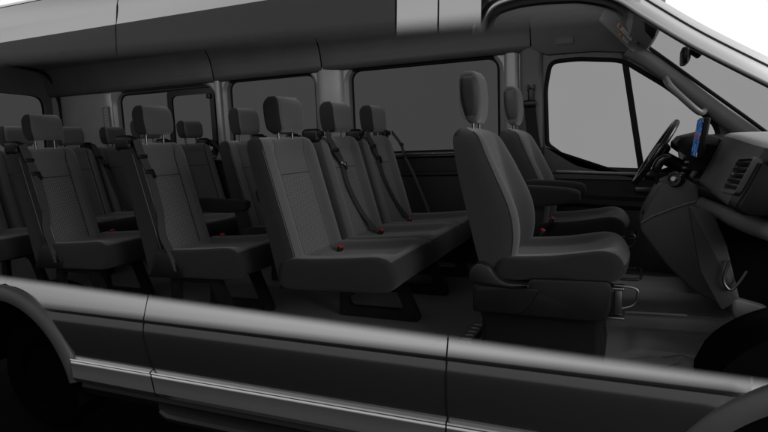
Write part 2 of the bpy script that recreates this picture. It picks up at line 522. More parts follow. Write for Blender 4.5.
def belt(parent, y, path, wdir=(0, 1, 0), bright=False, clip=1, tongue=2):
    b = NB(); ribbon(b, path, wdir, .046)
    s = put('seat_belt', b, 'webbing', parent)
    P = [Vector(p) for p in path]
    for i, nm in ((clip, 'belt_stop'), (tongue, 'belt_tongue')):
        t = (P[i+1]-P[i-1]).normalized(); ang = math.degrees(math.atan2(t.x, -t.z))
        b = NB(); rot = RY(-ang)
        if nm == 'belt_stop': box(b, P[i]+Vector((.004, 0, 0)), (.014, .056, .020), .004, 2, rot)
        else:
            box(b, P[i]+Vector((.006, 0, 0)), (.012, .052, .022), .004, 2, rot)
            box(b, P[i]+Vector((.014, .018, -.018)), (.004, .022, .040), .0015, 1, RX(25))
        put(nm, b, 'chrome' if bright and nm == 'belt_tongue' else 'black', s)
    return s
def buckle(parent, loc, rot=25):
    b = NB(); box(b, (0, 0, -.035), (.024, .030, .075), .006, 2)
    o = put('buckle', b, 'black', parent, loc); o.rotation_euler = (0, math.radians(rot), 0)
    b = NB(); box(b, (0.001, 0, .0045), (.021, .027, .008), .003, 2)
    put('red_button', b, 'red', o)
def armrest(parent, y, side):
    bm = NB(); rings = []
    for x, hz, zc in ((.02, .030, .575), (.03, .040, .574), (.10, .043, .570), (.22, .040, .566), (.30, .037, .568), (.345, .032, .572), (.360, .02, .575)):
        rings.append([(x, y+a, zc+b) for a, b in rrect(.026, hz, .018, 4)])
    loft(bm, rings); put('armrest', bm, 'cloth_dark', parent)
def rear_seat(root, dy, hrest, guide_side=-1, guide=True, hw=.23, side='cloth_dark', front='cloth_back', wide=2):
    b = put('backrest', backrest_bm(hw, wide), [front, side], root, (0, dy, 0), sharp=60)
    for s in (-1, 1):
        e = []
        for i in range(18):
            z = .31+.034*i; xf = front_x(z); a = .93
            e.append((xf-.045*(1-math.sqrt(1-((a-.80)/.20)**2))+.0005, s*a*hw, z))
        bp_ = NB(); tube(bp_, e, .0017, 6); put('piping', bp_, 'piping', b)
    hw_, hd_, hh_, hz_ = hrest
    h = put('headrest', headrest_bm(hw_, hd_, hh_), ['cloth', 'cloth_dark'], root, (-.005, dy, hz_), sharp=60)
    for s in (-1, 1): put('headrest_post', post_bm(hz_-.935+.03), 'post', h, (.005, s*.06, -(hz_-.935)))
    if guide:
        put('belt_guide', guide_bm(), 'black', root, (-.03, dy+guide_side*(hw-.03), .940))
def side_cover(root, y, s):
    bm = NB(); prism(bm, rpoly([(.075, .255), (.14, .258), (.30, .262), (.27, .33), (.215, .395), (.155, .385)], .02), y, y+s*.012, .004)
    put('side_cover', bm, 'seatplastic', root)

PATH_N = lambda y, k=1: [(.045, y, .962), (front_x(.87)+.014, y+k*.022, .872), (front_x(.79)+.012, y+k*.038, .795), (front_x(.6)+.012, y+k*.035, .60), (front_x(.47)+.012, y+k*.005, .47), (.235, y-k*.024, .385), (.275, y-k*.032, .30)]

def make_single():
    r = empty('single_bench_seat', (0, 0, 0), 'x', 'seat')
    rear_seat(r, 0, (.222, .095, .150, .986), -1, True, .197, 'cloth_dark', 'cloth_back_narrow', 4)
    put('cushion', cushion_bm([.032], .228), ['cloth_cushion', 'cloth_dark'], r, sharp=60)
    for y in (-.12, .18): put('leg', leg_bm(.14, .56), 'blackmetal', r, (0, y, 0))
    belt(r, -.17, PATH_N(-.17))
    b = NB(); box(b, (.285, -.203, .300), (.035, .012, .055), .005, 2)
    for z in (.315, .290): tube(b, [(.285, -.215, z), (.285, -.200, z)], .009, 10)
    put('belt_anchor', b, 'black', r)
    buckle(r, (.205, .235, .405), 20)
    side_cover(r, -.196, -1)
    armrest(r, .290, 1)
    return r
GR3 = 'single seats along the near side'
s3 = make_single(); s3.location = (-1.735, -.592, 0)
setp(s3, 'dark single seat on the near side, directly behind the three-seat bench', 'seat', GR3)
s4 = copy_tree(s3); s4.location = (-2.605, -.592, 0)
for ch in list(s4.children):
    if ch.name.startswith('armrest'): bpy.data.objects.remove(ch)
setp(s4, 'dark single seat on the near side, nearest the rear wheel arch', 'seat', GR3)

def bench(name, dys, hw, hrest, gs, label, cat, group, legs, straps, front=.66, far_guide=False, arm=None, bucks=None):
    r = empty(name, (0, 0, 0), label, cat, group)
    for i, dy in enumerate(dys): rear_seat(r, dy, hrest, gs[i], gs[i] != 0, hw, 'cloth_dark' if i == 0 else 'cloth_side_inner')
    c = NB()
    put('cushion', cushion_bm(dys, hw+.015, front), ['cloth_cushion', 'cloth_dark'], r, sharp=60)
    for y in legs: put('leg', leg_bm(.14, .585), 'blackmetal', r, (0, y, 0))
    b = NB(); box(b, (.40, (dys[0]+dys[-1])/2, .245), (.05, dys[-1]-dys[0]+.36, .03), .004, 1); put('support_rail', b, 'blackmetal', r)
    for y, path, br in straps: belt(r, y, path, bright=br)
    for p in (bucks or []): buckle(r, p, 20)
    side_cover(r, dys[0]-hw+.002, -1)
    if arm is not None: armrest(r, arm, -1)
    return r
fx = front_x
# bench behind the front seats; origin at row centre y=-.03
B0 = -.03
d2 = [-.53, 0, .515]
stM = [(.045, -.20, .962), (fx(.865)+.014, -.125, .865), (fx(.79)-.004, -.055, .79), (fx(.66)-.010, -.05, .66), (fx(.5)-.010, .02, .5), (.205, .085, .37)]
stF = [(.045, .30, .962), (fx(.875)+.014, .385, .875), (fx(.80)-.004, .445, .80), (fx(.66)-.010, .465, .66), (fx(.5)-.010, .54, .5), (.205, .60, .37)]
stE = [(.045, .715, .962), (.085, .775, .875), (.10, .80, .80), (.17, .785, .664), (.26, .77, .457), (.28, .77, .40)]
b2 = bench('triple_bench_seat', d2, .246, (.228, .105, .168, .964), [0, -1, -1],
           'three-seat dark grey bench directly behind the front seats with belts across two backrests', 'bench seat', None,
           [-.317, .176, .632], [(-.2, stM, True), (.3, stF, False), (.7, stE, False)],
           bucks=[(.232, -.454, .392), (.232, .054, .392), (.232, .52, .392)])
put('belt_guide', guide_bm(), 'black', b2, (-.03, .715, .940))
b2.location = (-.93, B0, 0)
GD = 'two-seat benches on the far side of the aisle'
pathF = lambda y: [(.045, y, .962), (.10, y+.05, .87), (.115, y+.06, .79), (.16, y+.05, .6), (.22, y+.045, .45), (.26, y+.04, .38)]
d3 = bench('double_bench_seat', [-.225, .225], .215, (.235, .10, .17, .980), [1, 1],
           'two-seat bench beyond the aisle directly behind the three-seat bench, its aisle armrest down', 'bench seat', GD,
           [-.22, .22], [(.2, pathF(.41), False)], arm=-.255, bucks=[(.232, -.205, .39), (.232, .2, .39)])
d3.location = (-1.735, .42, 0)
d4 = bench('double_bench_seat', [-.225, .225], .215, (.225, .095, .135, .985), [1, 1],
           'two-seat bench beyond the aisle in the row just ahead of the rear bench', 'bench seat', GD,
           [-.22, .22], [(.2, pathF(.41), False)], bucks=[(.232, .0, .39)])
d4.location = (-2.605, .42, 0)
d5 = bench('rear_bench_seat', [-.635, -.205, .225, .645], .208, (.225, .095, .145, .965), [-1, -1, 1, 1],
           'four-seat bench right across the back of the van by the rear doors', 'bench seat', None,
           [-.5, 0, .5], [(.4, [(.045, .40, .962), (.085, .41, .86), (.10, .45, .79), (.16, .47, .6), (.22, .50, .45), (.25, .55, .39)], False)], bucks=[(.232, -.4, .39)])
d5.location = (-3.49, .035, 0)

# ------------------------------------------------------------------ front seats
def front_seat(name, loc, inner, label):
    """inner = +1: the aisle side is +y"""
    r = empty(name, loc, label, 'seat', 'front seats')
    xr = [(.36, .05), (.42, .035), (.92, -.052), (.95, -.05)]
    def XR(z): return lerp(.05, .033, (z-.34)/.08) if z < .42 else lerp(.033, -.080, (z-.42)/.5)
    XF = [(.34, .16), (.42, .195), (.52, .210), (.62, .195), (.74, .142), (.84, .092), (.92, .045), (.95, .0)]
    XC = [(.34, .13), (.42, .135), (.52, .135), (.62, .120), (.74, .085), (.84, .062), (.92, .040), (.95, .0)]
    HW = [(.34, .222), (.42, .238), (.56, .240), (.68, .238), (.78, .232), (.86, .212), (.90, .19), (.93, .155), (.945, .11), (.95, .07)]
    S = [-1, -.99, -.97, -.93, -.88, -.82, -.75, -.68, -.62, -.57, -.53, -.48, -.35, -.18, 0]; S = S+[-s for s in reversed(S[:-1])]
    zs = [.34, .35, .37]+[.40+.025*i for i in range(20)]+[.89, .905, .918, .929, .938, .945, .949]
    rings = []; ed = {-1: [], 1: []}
    for z in zs:
        k = 1 if z < .9 else math.sqrt(max(.02, 1-((z-.9)/.05)**2))
        if z < .37: k = .75+.25*(z-.34)/.03
        a, bq, c, w = XR(z), spline(XF, z), spline(XC, z), spline(HW, z)
        mid = (a+c)/2; ring = []
        for s in S:
            q = abs(s)
            x = lerp(c, bq, sstep(q, .50, .80))
            if q > .82: x = x-(bq-a)*.55*(1-math.sqrt(max(0, 1-((q-.82)/.18)**2)))
            ring.append((mid+(x-mid)*k, w*s, z))
        for s in (-1, 1):
            x = spline(XF, z)-(bq-a)*.55*(1-math.sqrt(1-((.93-.82)/.18)**2)); ed[s].append((mid+(x-mid)*k+.002, s*w*.945, z))
        for s in (.995, .97, .85, .6, .3, 0, -.3, -.6, -.85, -.97, -.995):
            q = abs(s); x = a+.018*(1-math.sqrt(max(0, 1-(q/1.02)**2)))*.9
            ring.append((mid+(x-mid)*k, w*s, z))
        rings.append(ring)
    bm = NB(); loft(bm, rings); n = len(rings[0]); nf = len(S)
    for k, f in enumerate(list(bm.faces)[:n*(len(rings)-1)]):
        i = k % n
        if i < 3 or i >= nf-4: f.material_index = 2
        if nf+1 <= i <= n-3: f.material_index = 1
    b = put('backrest', bm, ['cloth_ribbed', 'cloth_dark', 'cloth_front_side'], r, sharp=60)
    bm = NB()
    for s in (-1, 1):
        bm = NB(); tube(bm, ed[s][3:-3], .0013, 6); put('stitching', bm, 'stitch', b)
    # headrest: tall pad with dark side panels
    bm = NB(); rings = []
    N = 14
    for i in range(N+1):
        t = i/N; z = .218*t; e = math.sqrt(max(0, 1-abs(2*t-1)**4*.96))
        d = .044*lerp(.80, 1.05, sstep(t, 0, .5))*(.35+.65*e)
        rings.append([(x+.008-.018*t, y, z) for y, x in rrect(.098*(.72+.28*e)*lerp(.94, 1, t), d, .026*e+.008, 6)])
    loft(bm, rings); n = len(rings[0])
    for k, f in enumerate(list(bm.faces)[:n*N]):
        if (10 <= k % n <= 16 or k % n >= 24 or k % n <= 2) and 2 <= k//n < N-2: f.material_index = 1
    h = put('headrest', bm, ['cloth', 'vinyl'], r, (-.016, 0, .966), sharp=60)
    bm = NB()
    loopt = []
    for i in range(28):
        a = 2*math.pi*i/28; loopt.append((.0+.040*math.copysign(abs(math.cos(a))**.7, math.cos(a)), -.0945, .109+.096*math.copysign(abs(math.sin(a))**.7, math.sin(a))))
    tube(bm, loopt, .0012, 6, True); put('stitching', bm, 'stitch', h)
    for s in (-1, 1): put('headrest_post', post_bm(.06), 'post', h, (.005, s*.055, -.03))
    # cushion
    P = [(.12, .335), (.11, .385), (.14, .425), (.22, .432), (.33, .440), (.44, .455), (.53, .466), (.585, .455), (.612, .425), (.615, .390), (.600, .358), (.55, .345), (.35, .338)]
    prof = catmull([(x, z, 0) for x, z in P], 3); ys = []
    w = .25
    for e in (0, .005, .013, .025, .04): ys.append(-w+e)
    for i in range(1, 25): ys.append(-w+.04+(2*w-.08)*i/25)
    for e in (.04, .025, .013, .005, 0): ys.append(w-e)
    rings = []
    for y in ys:
        e = w-abs(y); s = .04-math.sqrt(max(0, .04**2-(.04-e)**2)) if e < .04 else 0
        dip = .030*(1-sstep(abs(y), .12, .20)); ring = []
        nose = .022*(abs(y)/w)**2
        for p in prof:
            x, z = p.x, p.y
            z -= dip*sstep(z, .39, .43)*(1-sstep(x, .45, .58))
            x -= nose*sstep(x, .4, .6)
            dx, dz = x-.36, z-.385; L = math.hypot(dx, dz); f = (L-min(s, L*.6))/L
            ring.append((.36+dx*f, y, .385+dz*f))
        rings.append(ring)
    bm = NB(); loft(bm, rings); n = len(prof)
    for k, f in enumerate(list(bm.faces)):
        if k < n*(len(rings)-1):
            i = k % n; zz = (prof[i].y+prof[(i+1) % n].y)/2; j = k//n
            f.material_index = 0 if zz > .415 and 3 <= j < len(rings)-4 else 1
        else: f.material_index = 1
    c = put('cushion', bm, ['cloth_front_cushion', 'cloth_dark'], r, sharp=60)
    # side shield with recliner cover on the door side
    o = -inner
    bm = NB(); prism(bm, rpoly([(.028, .200), (.030, .318), (.24, .322), (.26, .352), (.545, .358), (.557, .33), (.552, .245), (.53, .200)], .015), o*.236, o*.270, .008)
    put('side_shield', bm, 'seatplastic', r)
    bm = NB(); prism(bm, rpoly([(.03, .206), (.22, .206), (.255, .24), (.30, .315), (.045, .31)], .02), o*.269, o*.277, .005)
    put('shield_panel', bm, 'seatplastic', r)
    bm = NB(); prism(bm, rpoly([(.018, .322, .02), (.018, .375, .05), (.055, .412, .04), (.095, .402, .04), (.135, .352, .03), (.17, .335, .02), (.265, .333, .01), (.255, .312, .01), (.20, .308, .01)], .02, 6), o*.232, o*.290, .012)
    k = put('recliner_cover', bm, 'recliner', r)
    # pedestal
    bm = NB(); box(bm, (.29, 0, .265), (.50, .46, .14), .02, 2); put('seat_pan', bm, 'black', r)
    bm = NB(); loft(bm, [[(x+.285, y, z) for x, y in rrect(hx, hy, .03, 4)] for z, hx, hy in ((.0, .245, .215), (.03, .24, .21), (.15, .235, .22), (.20, .245, .235))])
    put('pedestal', bm, 'black', r)
    bm = NB()
    box(bm, (-.035, o*.03, .022), (.055, .26, .014), .004, 2)
    for i in range(5): box(bm, (-.035, o*(.13-.05*i), .031), (.045, .018, .006), .002, 1)
    put('floor_bracket', bm, 'bright_steel', r)
    # front bracket and handle bar
    bm = NB()
    box(bm, (.575, o*.16, .262), (.030, .05, .11), .006, 2); box(bm, (.560, o*.16, .312), (.075, .07, .012), .004, 2); box(bm, (.565, o*.16, .196), (.07, .07, .012), .004, 2)
    lp = [(.56, o*.16, .318), (.635, o*.16, .312), (.645, o*.16, .285), (.63, o*.16, .245), (.575, o*.16, .225)]
    tube(bm, catmull(lp, 4, False), .0055, 8)
    put('adjuster_bracket', bm, 'bracket', r)
    bm = NB(); tube(bm, catmull([(.50, -.10, .335), (.62, -.10, .330), (.655, -.08, .335), (.655, .08, .335), (.62, .10, .330), (.5, .10, .335)], 4, False), .006, 8); put('slide_bar', bm, 'blackmetal', r)
    # armrest on the aisle side
    bm = NB(); rings = []; y = inner*.283
    for x, hz, zc in ((.08, .036, .610), (.095, .050, .612), (.14, .056, .613), (.25, .048, .617), (.34, .038, .619), (.385, .030, .618), (.402, .018, .617)):
        rings.append([(x, y+p, zc+q) for p, q in rrect(.030, hz, .02, 4)])
    loft(bm, rings); put('armrest', bm, 'cloth_dark', r)
    buckle(r, (.235, inner*.262, .455), 30)
    return r
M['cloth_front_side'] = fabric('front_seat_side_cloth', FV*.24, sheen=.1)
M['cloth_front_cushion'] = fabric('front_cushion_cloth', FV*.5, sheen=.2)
M['vinyl'] = plastic('headrest_vinyl', .022, .55, 900, .3, spec=.4)
M['recliner'] = plastic('recliner_plastic', .006, .4, spec=.4)
front_seat('front_seat', (0, -.46, 0), 1, 'dark grey front passenger seat nearest the viewer with tall oval headrest and full side shield')
front_seat('front_seat', (0, .46, 0), -1, 'dark grey driver seat behind the steering wheel by the far front door')

# ------------------------------------------------------------------ the van
VR = Vector((-.8, 0, -.72))
van = empty('passenger_van', VR, 'silver passenger van with its near side cut away to show the seats', 'van')
def vp(name, bm, m, parent=None, sharp=40): return put(name, bm, m, parent or van, world=True, sharp=sharp)
YW = .92
far = lambda u, v, d: (u, YW+d, v)
# --- far side wall
XB = [-4.42, -3.70, -2.50, -1.46, -.06]
win = {  # x0, x1, z0, z1
    'a': (-1.30, -.205, .815, 1.428), 'b': (-2.42, -1.615, .815, 1.432), 'c': (-3.66, -2.575, .815, 1.405)}
def wloop(w, ins=0., r=.075, top=None):
    x0, x1, z0, z1 = w; hw = (x1-x0)/2-ins; hz = (z1-z0)/2-ins
    return [((x0+x1)/2+a, (z0+z1)/2+b) for a, b in rrect(hw, hz, max(.02, r-ins), 6)]
bm = NB()
plate(bm, [(-4.50, .78), (.018, .78), (.018, 1.47), (-4.50, 1.47)], [wloop(win[k], -.046, .105) for k in 'abc'], lambda u, v, d: (u, .90+d, v), .02)
# splayed reveals round each window
for k in 'abc':
    A = wloop(win[k], -.048, .11); Bq = wloop(win[k], -.004, .08)
    loft(bm, [[(u, .9005, v) for u, v in A], [(u, .908, v) for u, v in wloop(win[k], -.034, .10)], [(u, .922, v) for u, v in wloop(win[k], -.016, .09)], [(u, .955, v) for u, v in Bq], [(u, .965, v) for u, v in Bq]], cap=False)
vp('window_surround', bm, 'trim', sharp=30)
for k in 'abc':
    bm = NB(); plate(bm, wloop(win[k], -.006), [], lambda u, v, d: (u, .960+d, v), .005)
    w = vp('side_window', bm, 'glass_priv')
    bm = NB(); tube(bm, [(u, .957, v) for u, v in wloop(win[k], .002)], .008, 8, True)
    vp('rubber_seal', bm, 'rubber', w)
# opening frame of the sliding window
bm = NB()
o_ = [(-3.095, .83), (-2.585, .83), (-2.585, 1.40), (-3.095, 1.40)]
plate(bm, rpoly(o_, .04), [rpoly([(-3.045, .87), (-2.632, .87), (-2.632, 1.355), (-3.045, 1.355)], .05)], lambda u, v, d: (u, .936+d, v), .02)
f = vp('vent_window_frame', bm, 'black')
for z in (1.33, .93):
    bm = NB(); box(bm, (-2.63, .93, z), (.045, .03, .04), .008, 2); vp('latch', bm, 'black', f)
# pillar bulges between windows (softly rounded trims)
for x0, x1, hi in ((-.158, -.06, 1.46), (-1.57, -1.345, 1.46), (-2.53, -2.465, 1.44), (-4.38, -3.715, 1.42)):
    bm = NB(); rings = []
    for z in (.80, .83, 1.0, 1.2, hi-.04, hi):
        wd = (x1-x0)/2; c = (x0+x1)/2
        rings.append([(c+a*wd, .899-.028*math.sqrt(max(0, 1-abs(a)**3.2)), z) for a in [-1+2*i/16 for i in range(17)]])
    loft(bm, rings, closed=False)
    q = vp('pillar_trim', bm, 'trim')
    if x0 < -4:
        b = NB()
        plate(b, rpoly([(-3.815, .93), (-3.735, .93), (-3.735, 1.31), (-3.815, 1.31)], .02), [rpoly([(-3.805, .94), (-3.745, .94), (-3.745, 1.30), (-3.805, 1.30)], .015)], lambda u, v, d: (u, .868+d, v), .02)
        for i in range(14): box(b, (-3.775, .882, .955+i*.0255), (.06, .016, .008), .002, 1, RX(35))
        vp('air_vent', b, 'trim', q)
# header above the windows: curved roof-side panels with seams
hx = [-4.52, -2.515, -1.505, .02]
for x0, x1 in zip(hx, hx[1:]):
    bm = NB(); prof = [(.915, 1.438), (.885, 1.432), (.868, 1.440), (.856, 1.465), (.850, 1.50), (.838, 1.56), (.815, 1.62), (.77, 1.675), (.70, 1.70)]
    pr_ = catmull([(y, z, 0) for y, z in prof], 4, False)
    n = max(2, int((x1-x0)/.08)); rings = []
    for i in range(n+1):
        x = x0+.005+(x1-x0-.01)*i/n; e = min(x-x0, x1-x); k = .012*max(0, 1-e/.02)
        rings.append([(x, p.x+k, p.y) for p in pr_])
    loft(bm, rings, closed=False); vp('roof_side_trim', bm, 'header')
bm = NB(); box(bm, (-1.9, .93, 1.56), (5.2, .03, .28), .0); vp('roof_side_backing', bm, 'groove')
# lower wall panel with ledge
bm = NB()
pr_ = [(.905, .785), (.868, .80), (.862, .785), (.885, .77), (.893, .68), (.880, .665), (.880, .655), (.893, .64), (.90, .30), (.90, .02)]
loft(bm, [[(x, y, z) for y, z in pr_] for x in (-4.4, -3, -2, -1, -.06)], closed=False)
vp('lower_wall_trim', bm, 'trim_dark', sharp=20)
bm = NB(); box(bm, (-.48, .859, .804), (.80, .008, .008), .002, 1); vp('ledge_strip', bm, 'chrome')
# --- outer shell far side and roof
bm = NB()
shell = [(1.0, -.35), (1.02, .1), (1.01, .8)]
loft(bm, [[(x, y, z) for y, z in [(.995, -.35), (1.02, .1), (.995, .79)]] for x in (-4.55, -3, -1.5, .1)], closed=False)
vp('far_body_side', bm, 'paint')
bm = NB()
rp = catmull([(y, z, 0) for y, z in ((.965, 1.47), (.955, 1.55), (.93, 1.64), (.85, 1.70), (.6, 1.735), (0, 1.76), (-.6, 1.735), (-.83, 1.70), (-.90, 1.665))], 5, False)
loft(bm, [[(x, p.x, p.y) for p in rp] for x in (-4.55, -3, -1.5, 0, .35)], closed=False)
loft(bm, [[(x, y, z) for y, z in ((p.x*s, min(p.y, top)) for p in rp)] for x, s, top in ((.35, 1, 9), (.50, .97, 1.58), (.60, .93, 1.47))], closed=False)
vp('roof', bm, 'paint')
bm = NB()
loft(bm, [[(x, y, z) for y, z in ((.78, 1.672), (.4, 1.695), (0, 1.705), (-.4, 1.695), (-.86, 1.655))] for x in (-4.5, -2, 0, .40)], closed=False)
vp('headliner', bm, 'liner')
# --- rear doors
bm = NB(); wl = [rpoly([(s*.12, .86), (s*.80, .86), (s*.83, 1.44), (s*.12, 1.47)], .11) for s in (-1, 1)]
plate(bm, rpoly([(-.95, -.3), (.95, -.3), (.93, 1.60), (.75, 1.72), (-.75, 1.72), (-.93, 1.60)], .06), wl, lambda u, v, d: (-4.50-d, u, v), .05)
rd = vp('rear_doors', bm, 'cabtrim')
for w_ in wl:
    bm = NB(); plate(bm, w_, [], lambda u, v, d: (-4.52-d, u, v), .005); vp('window_pane', bm, 'glass_priv', rd)
bm = NB(); tube(bm, catmull([(-4.40, .90, .2), (-4.39, .90, 1.2), (-4.39, .885, 1.42), (-4.39, .85, 1.56), (-4.39, .72, 1.66), (-4.39, .4, 1.69)], 5, False), .016, 8); vp('rear_seal', bm, 'rubber')
# --- floor
bm = NB(); box(bm, (-1.85, .15, -.015), (5.2, 1.50, .03), .004, 1); box(bm, (-.665, -.7705, -.0155), (2.63, .339, .031), .004, 1); box(bm, (-3.80, -.7705, -.0155), (1.3, .339, .031), .004, 1); vp('cabin_floor', bm, 'floor')
# cab floor mat with raised centre tunnel and creases
bm = NB(); nx, ny = 44, 150; gr = []
for i in range(nx+1):
    x = .50+.80*i/nx; row = []
    for j in range(ny+1):
        y = lerp(-.93, .91, j/ny)
        if x > .86: y = max(y, -.62)
        z = .004+.42*max(0, (x-1.0)/.3)**1.6
        z += .060*sstep(y, -.135, -.112)*sstep(x, .5, .56)*(1-sstep(y, .3, .34))
        z += .012*sstep(y, -.490, -.474)*sstep(x, .60, .66)*(1-sstep(y, -.2, -.17))
        z += .004*math.sin(9*x+5*y)*math.sin(13*y-4*x)
        row.append(bm.verts.new((x, y, z)))
    gr.append(row)
for i in range(nx):
    for j in range(ny): bm.faces.new((gr[i][j], gr[i+1][j], gr[i+1][j+1], gr[i][j+1]))
fm = vp('floor_mat', bm, 'mat', sharp=70)
bm = NB(); tube(bm, [(.60, -.113, .062), (.75, -.113, .066), (.86, -.113, .068)], .007, 8); vp('mat_edge_highlight', bm, 'mat_edge_highlight', fm)  # tunnel step edge, its highlight painted as a paler tube
bm = NB()
for p in ([(.66, -.72, .011), (.74, -.62, .013), (.80, -.55, .013)], [(.70, -.75, .012), (.79, -.70, .012), (.86, -.60, .014)], [(.74, -.52, .017), (.83, -.46, .018), (.92, -.36, .022)], [(.80, -.76, .012), (.86, -.66, .013), (.93, -.55, .015)], [(.62, -.56, .012), (.70, -.52, .016)], [(.75, -.43, .02), (.86, -.52, .018)]):
    tube(bm, [q-Vector((0, 0, .004)) for q in catmull(p, 4, False)], .0022, 6)
vp('mat_ridges', bm, 'mat_line', fm)
# --- cab far side: B pillar, door, door window
glass_out = [(.115, .84, .03), (.105, 1.20, .05), (.135, 1.362, .05), (.30, 1.366, .05), (.56, 1.335, .06), (.80, 1.165, .05), (1.06, .935, .05), (1.085, .86, .03), (.98, .72, .05), (.72, .630, .05), (.50, .645, .06), (.30, .70, .06), (.20, .775, .04)]
bm = NB()
plate(bm, [(.02, .0), (1.45, .0), (1.45, .62), (1.16, .985), (.86, 1.235), (.62, 1.435), (.02, 1.46)], [rpoly([(x, z, r) for x, z, r in glass_out], .04)], lambda u, v, d: (u, .90+d, v), .04)
fd = vp('driver_door', bm, 'cabtrim')
bm = NB(); plate(bm, rpoly([(x, z, r) for x, z, r in glass_out], .04), [], lambda u, v, d: (u, .93+d, v), .005)
gw = vp('door_window', bm, 'glass_cab', fd)
bm = NB(); tube(bm, [(u, .905, v) for u, v in rpoly([(x, z, r) for x, z, r in glass_out], .04)], .015, 8, True); vp('window_seal', bm, 'rubber', fd)
bm = NB(); box(bm, (.625, .915, 1.0), (.036, .03, .78), .004, 1, RY(-9)); vp('quarter_bar', bm, 'rubber', fd)
# door inner panel: dark, ledge and armrest
bm = NB()
pts = [(.915, .70), (.875, .672), (.868, .655), (.876, .640), (.885, .63), (.88, .52), (.83, .50), (.83, .47), (.87, .44), (.875, .2), (.885, .06)]
loft(bm, [[(x, y, z-max(0, .05*(x-.2))) for y, z in pts] for x in (.07, .3, .6, .9, 1.25)], closed=False)
vp('door_panel', bm, 'black_soft', fd, sharp=25)
bm = NB(); box(bm, (.45, .868, .655), (.55, .016, .016), .005, 2, RY(2.5)); vp('ledge_strip', bm, 'trim', fd)  # paler than the panel: the ledge's lit line is put into its colour
bm = NB(); prism(bm, rpoly([(.10, .84), (.30, .71), (.52, .65), (.70, .625), (.70, .60), (.08, .62)], .02), .915, .87, .01); vp('sill_trim', bm, 'dash', fd)
bm = NB(); box(bm, (.70, .85, .55), (.12, .02, .035), .008, 3); vp('door_handle', bm, 'steel', fd)
# B pillar trim and driver's belt
bm = NB(); rings = []
for z in (.0, .5, .8, 1.2, 1.40, 1.455):
    rings.append([(-.055+a*.145, .893-.026*math.sqrt(max(0, 1-abs(2*a-1)**4)), z) for a in [i/14 for i in range(15)]])
loft(bm, rings, closed=False); bp = vp('pillar_trim', bm, 'cabtrim')
bm = NB(); ribbon(bm, [(.012, .855, 1.11), (.03, .85, .93), (.07, .83, .69), (.10, .80, .45), (.10, .80, .2)], (1, .1, 0), .072, .004)
sb = vp('seat_belt', bm, 'belt_dark')
bm = NB(); box(bm, (.022, .852, 1.155), (.040, .03, .10), .012, 3); box(bm, (.014, .845, 1.105), (.085, .034, .045), .014, 3); box(bm, (.004, .85, 1.205), (.012, .02, .04), .004, 2); box(bm, (.040, .85, 1.205), (.012, .02, .04), .004, 2); vp('belt_guide', bm, 'black', sb)
bm = NB(); box(bm, (.085, .815, .735), (.06, .02, .05), .008, 2); vp('belt_tongue', bm, 'black', sb)
# cab header trim over the driver's door + lamp cover
bm = NB(); rings = []
for x, lo, hi in ((.025, 1.44, 1.70), (.12, 1.40, 1.69), (.4, 1.395, 1.66), (.56, 1.375, 1.60), (.70, 1.32, 1.52)):
    rings.append([(x, y, z) for y, z in ((.91, lo), (.865, lo+.005), (.845, lo+.04), (.825, lerp(lo, hi, .5)), (.78, lerp(lo, hi, .85)), (.66, hi))])
loft(bm, rings, closed=False); ch = vp('cab_roof_trim', bm, 'cabtrim')
bm = NB(); plate(bm, rpoly([(.17, 1.452), (.28, 1.447), (.28, 1.495), (.17, 1.50)], .012), [rpoly([(.182, 1.462), (.268, 1.458), (.268, 1.485), (.182, 1.489)], .008)], lambda u, v, d: (u, .827+d+(v-1.475)*-.2, v), .03)
box(bm, (.225, .838, 1.474), (.10, .02, .04), .004, 1); vp('hook_cover', bm, 'cabtrim', ch)
# --- far A pillar (inner trim), grab handle
bm = NB(); rings = []
for x, z in ((.60, 1.40), (.70, 1.335), (.82, 1.235), (.95, 1.115), (1.10, .98), (1.25, .855), (1.40, .74)):
    t = Vector((.75, 0, -.66)); nn = Vector((.66, 0, .75))
    rings.append([Vector((x, .86, z))+Vector((0, a, 0))+nn*b for a, b in ((.05, -.052), (.02, -.058), (-.015, -.045), (-.035, -.01), (-.03, .03), (-.0, .05), (.05, .055))])
loft(bm, rings); ap = vp('far_windscreen_pillar', bm, 'trim')
bm = NB(); pth = catmull([(.795, .845, 1.205), (.800, .785, 1.180), (.83, .765, 1.135), (.93, .765, 1.03), (.975, .785, .995), (1.0, .845, 1.005)], 5, False); tube(bm, pth, .0185, 12); vp('grab_handle', bm, 'trim', ap)
bm = NB(); tube(bm, [(.665, .80, 1.425), (.70, .818, 1.385), (.78, .822, 1.318), (1.0, .825, 1.13), (1.2, .825, .96), (1.36, .825, .82)], .011, 8); vp('windscreen_seal', bm, 'rubber', ap)
# --- windscreen
bm = NB(); rows = []
for t in [i/8 for i in range(9)]:
    row = []
    for j in range(13):
        a = -1+2*j/12; f = (a+1)/2
        row.append((lerp(lerp(.60, .66, f), lerp(1.42, 1.40, f), t)+.030*(1-a*a), a*lerp(.80, .875, t), lerp(lerp(1.315, 1.415, f), lerp(.755, .80, f), t)+.012*(1-a*a)))
    rows.append(row)
loft(bm, rows, closed=False); ws = vp('windscreen', bm, 'glass_ws')
bm = NB()
loft(bm, [[(.56+.03*(1-a*a), a*.80, 1.475), (.66+.03*(1-a*a), a*.80, 1.425), (.70+.03*(1-a*a), a*.80, 1.375), (.685+.03*(1-a*a), a*.79, 1.368), (.58+.03*(1-a*a), a*.79, 1.42)] for a in [-1+i/6 for i in range(13)]])
vp('windscreen_header', bm, 'console_trim')
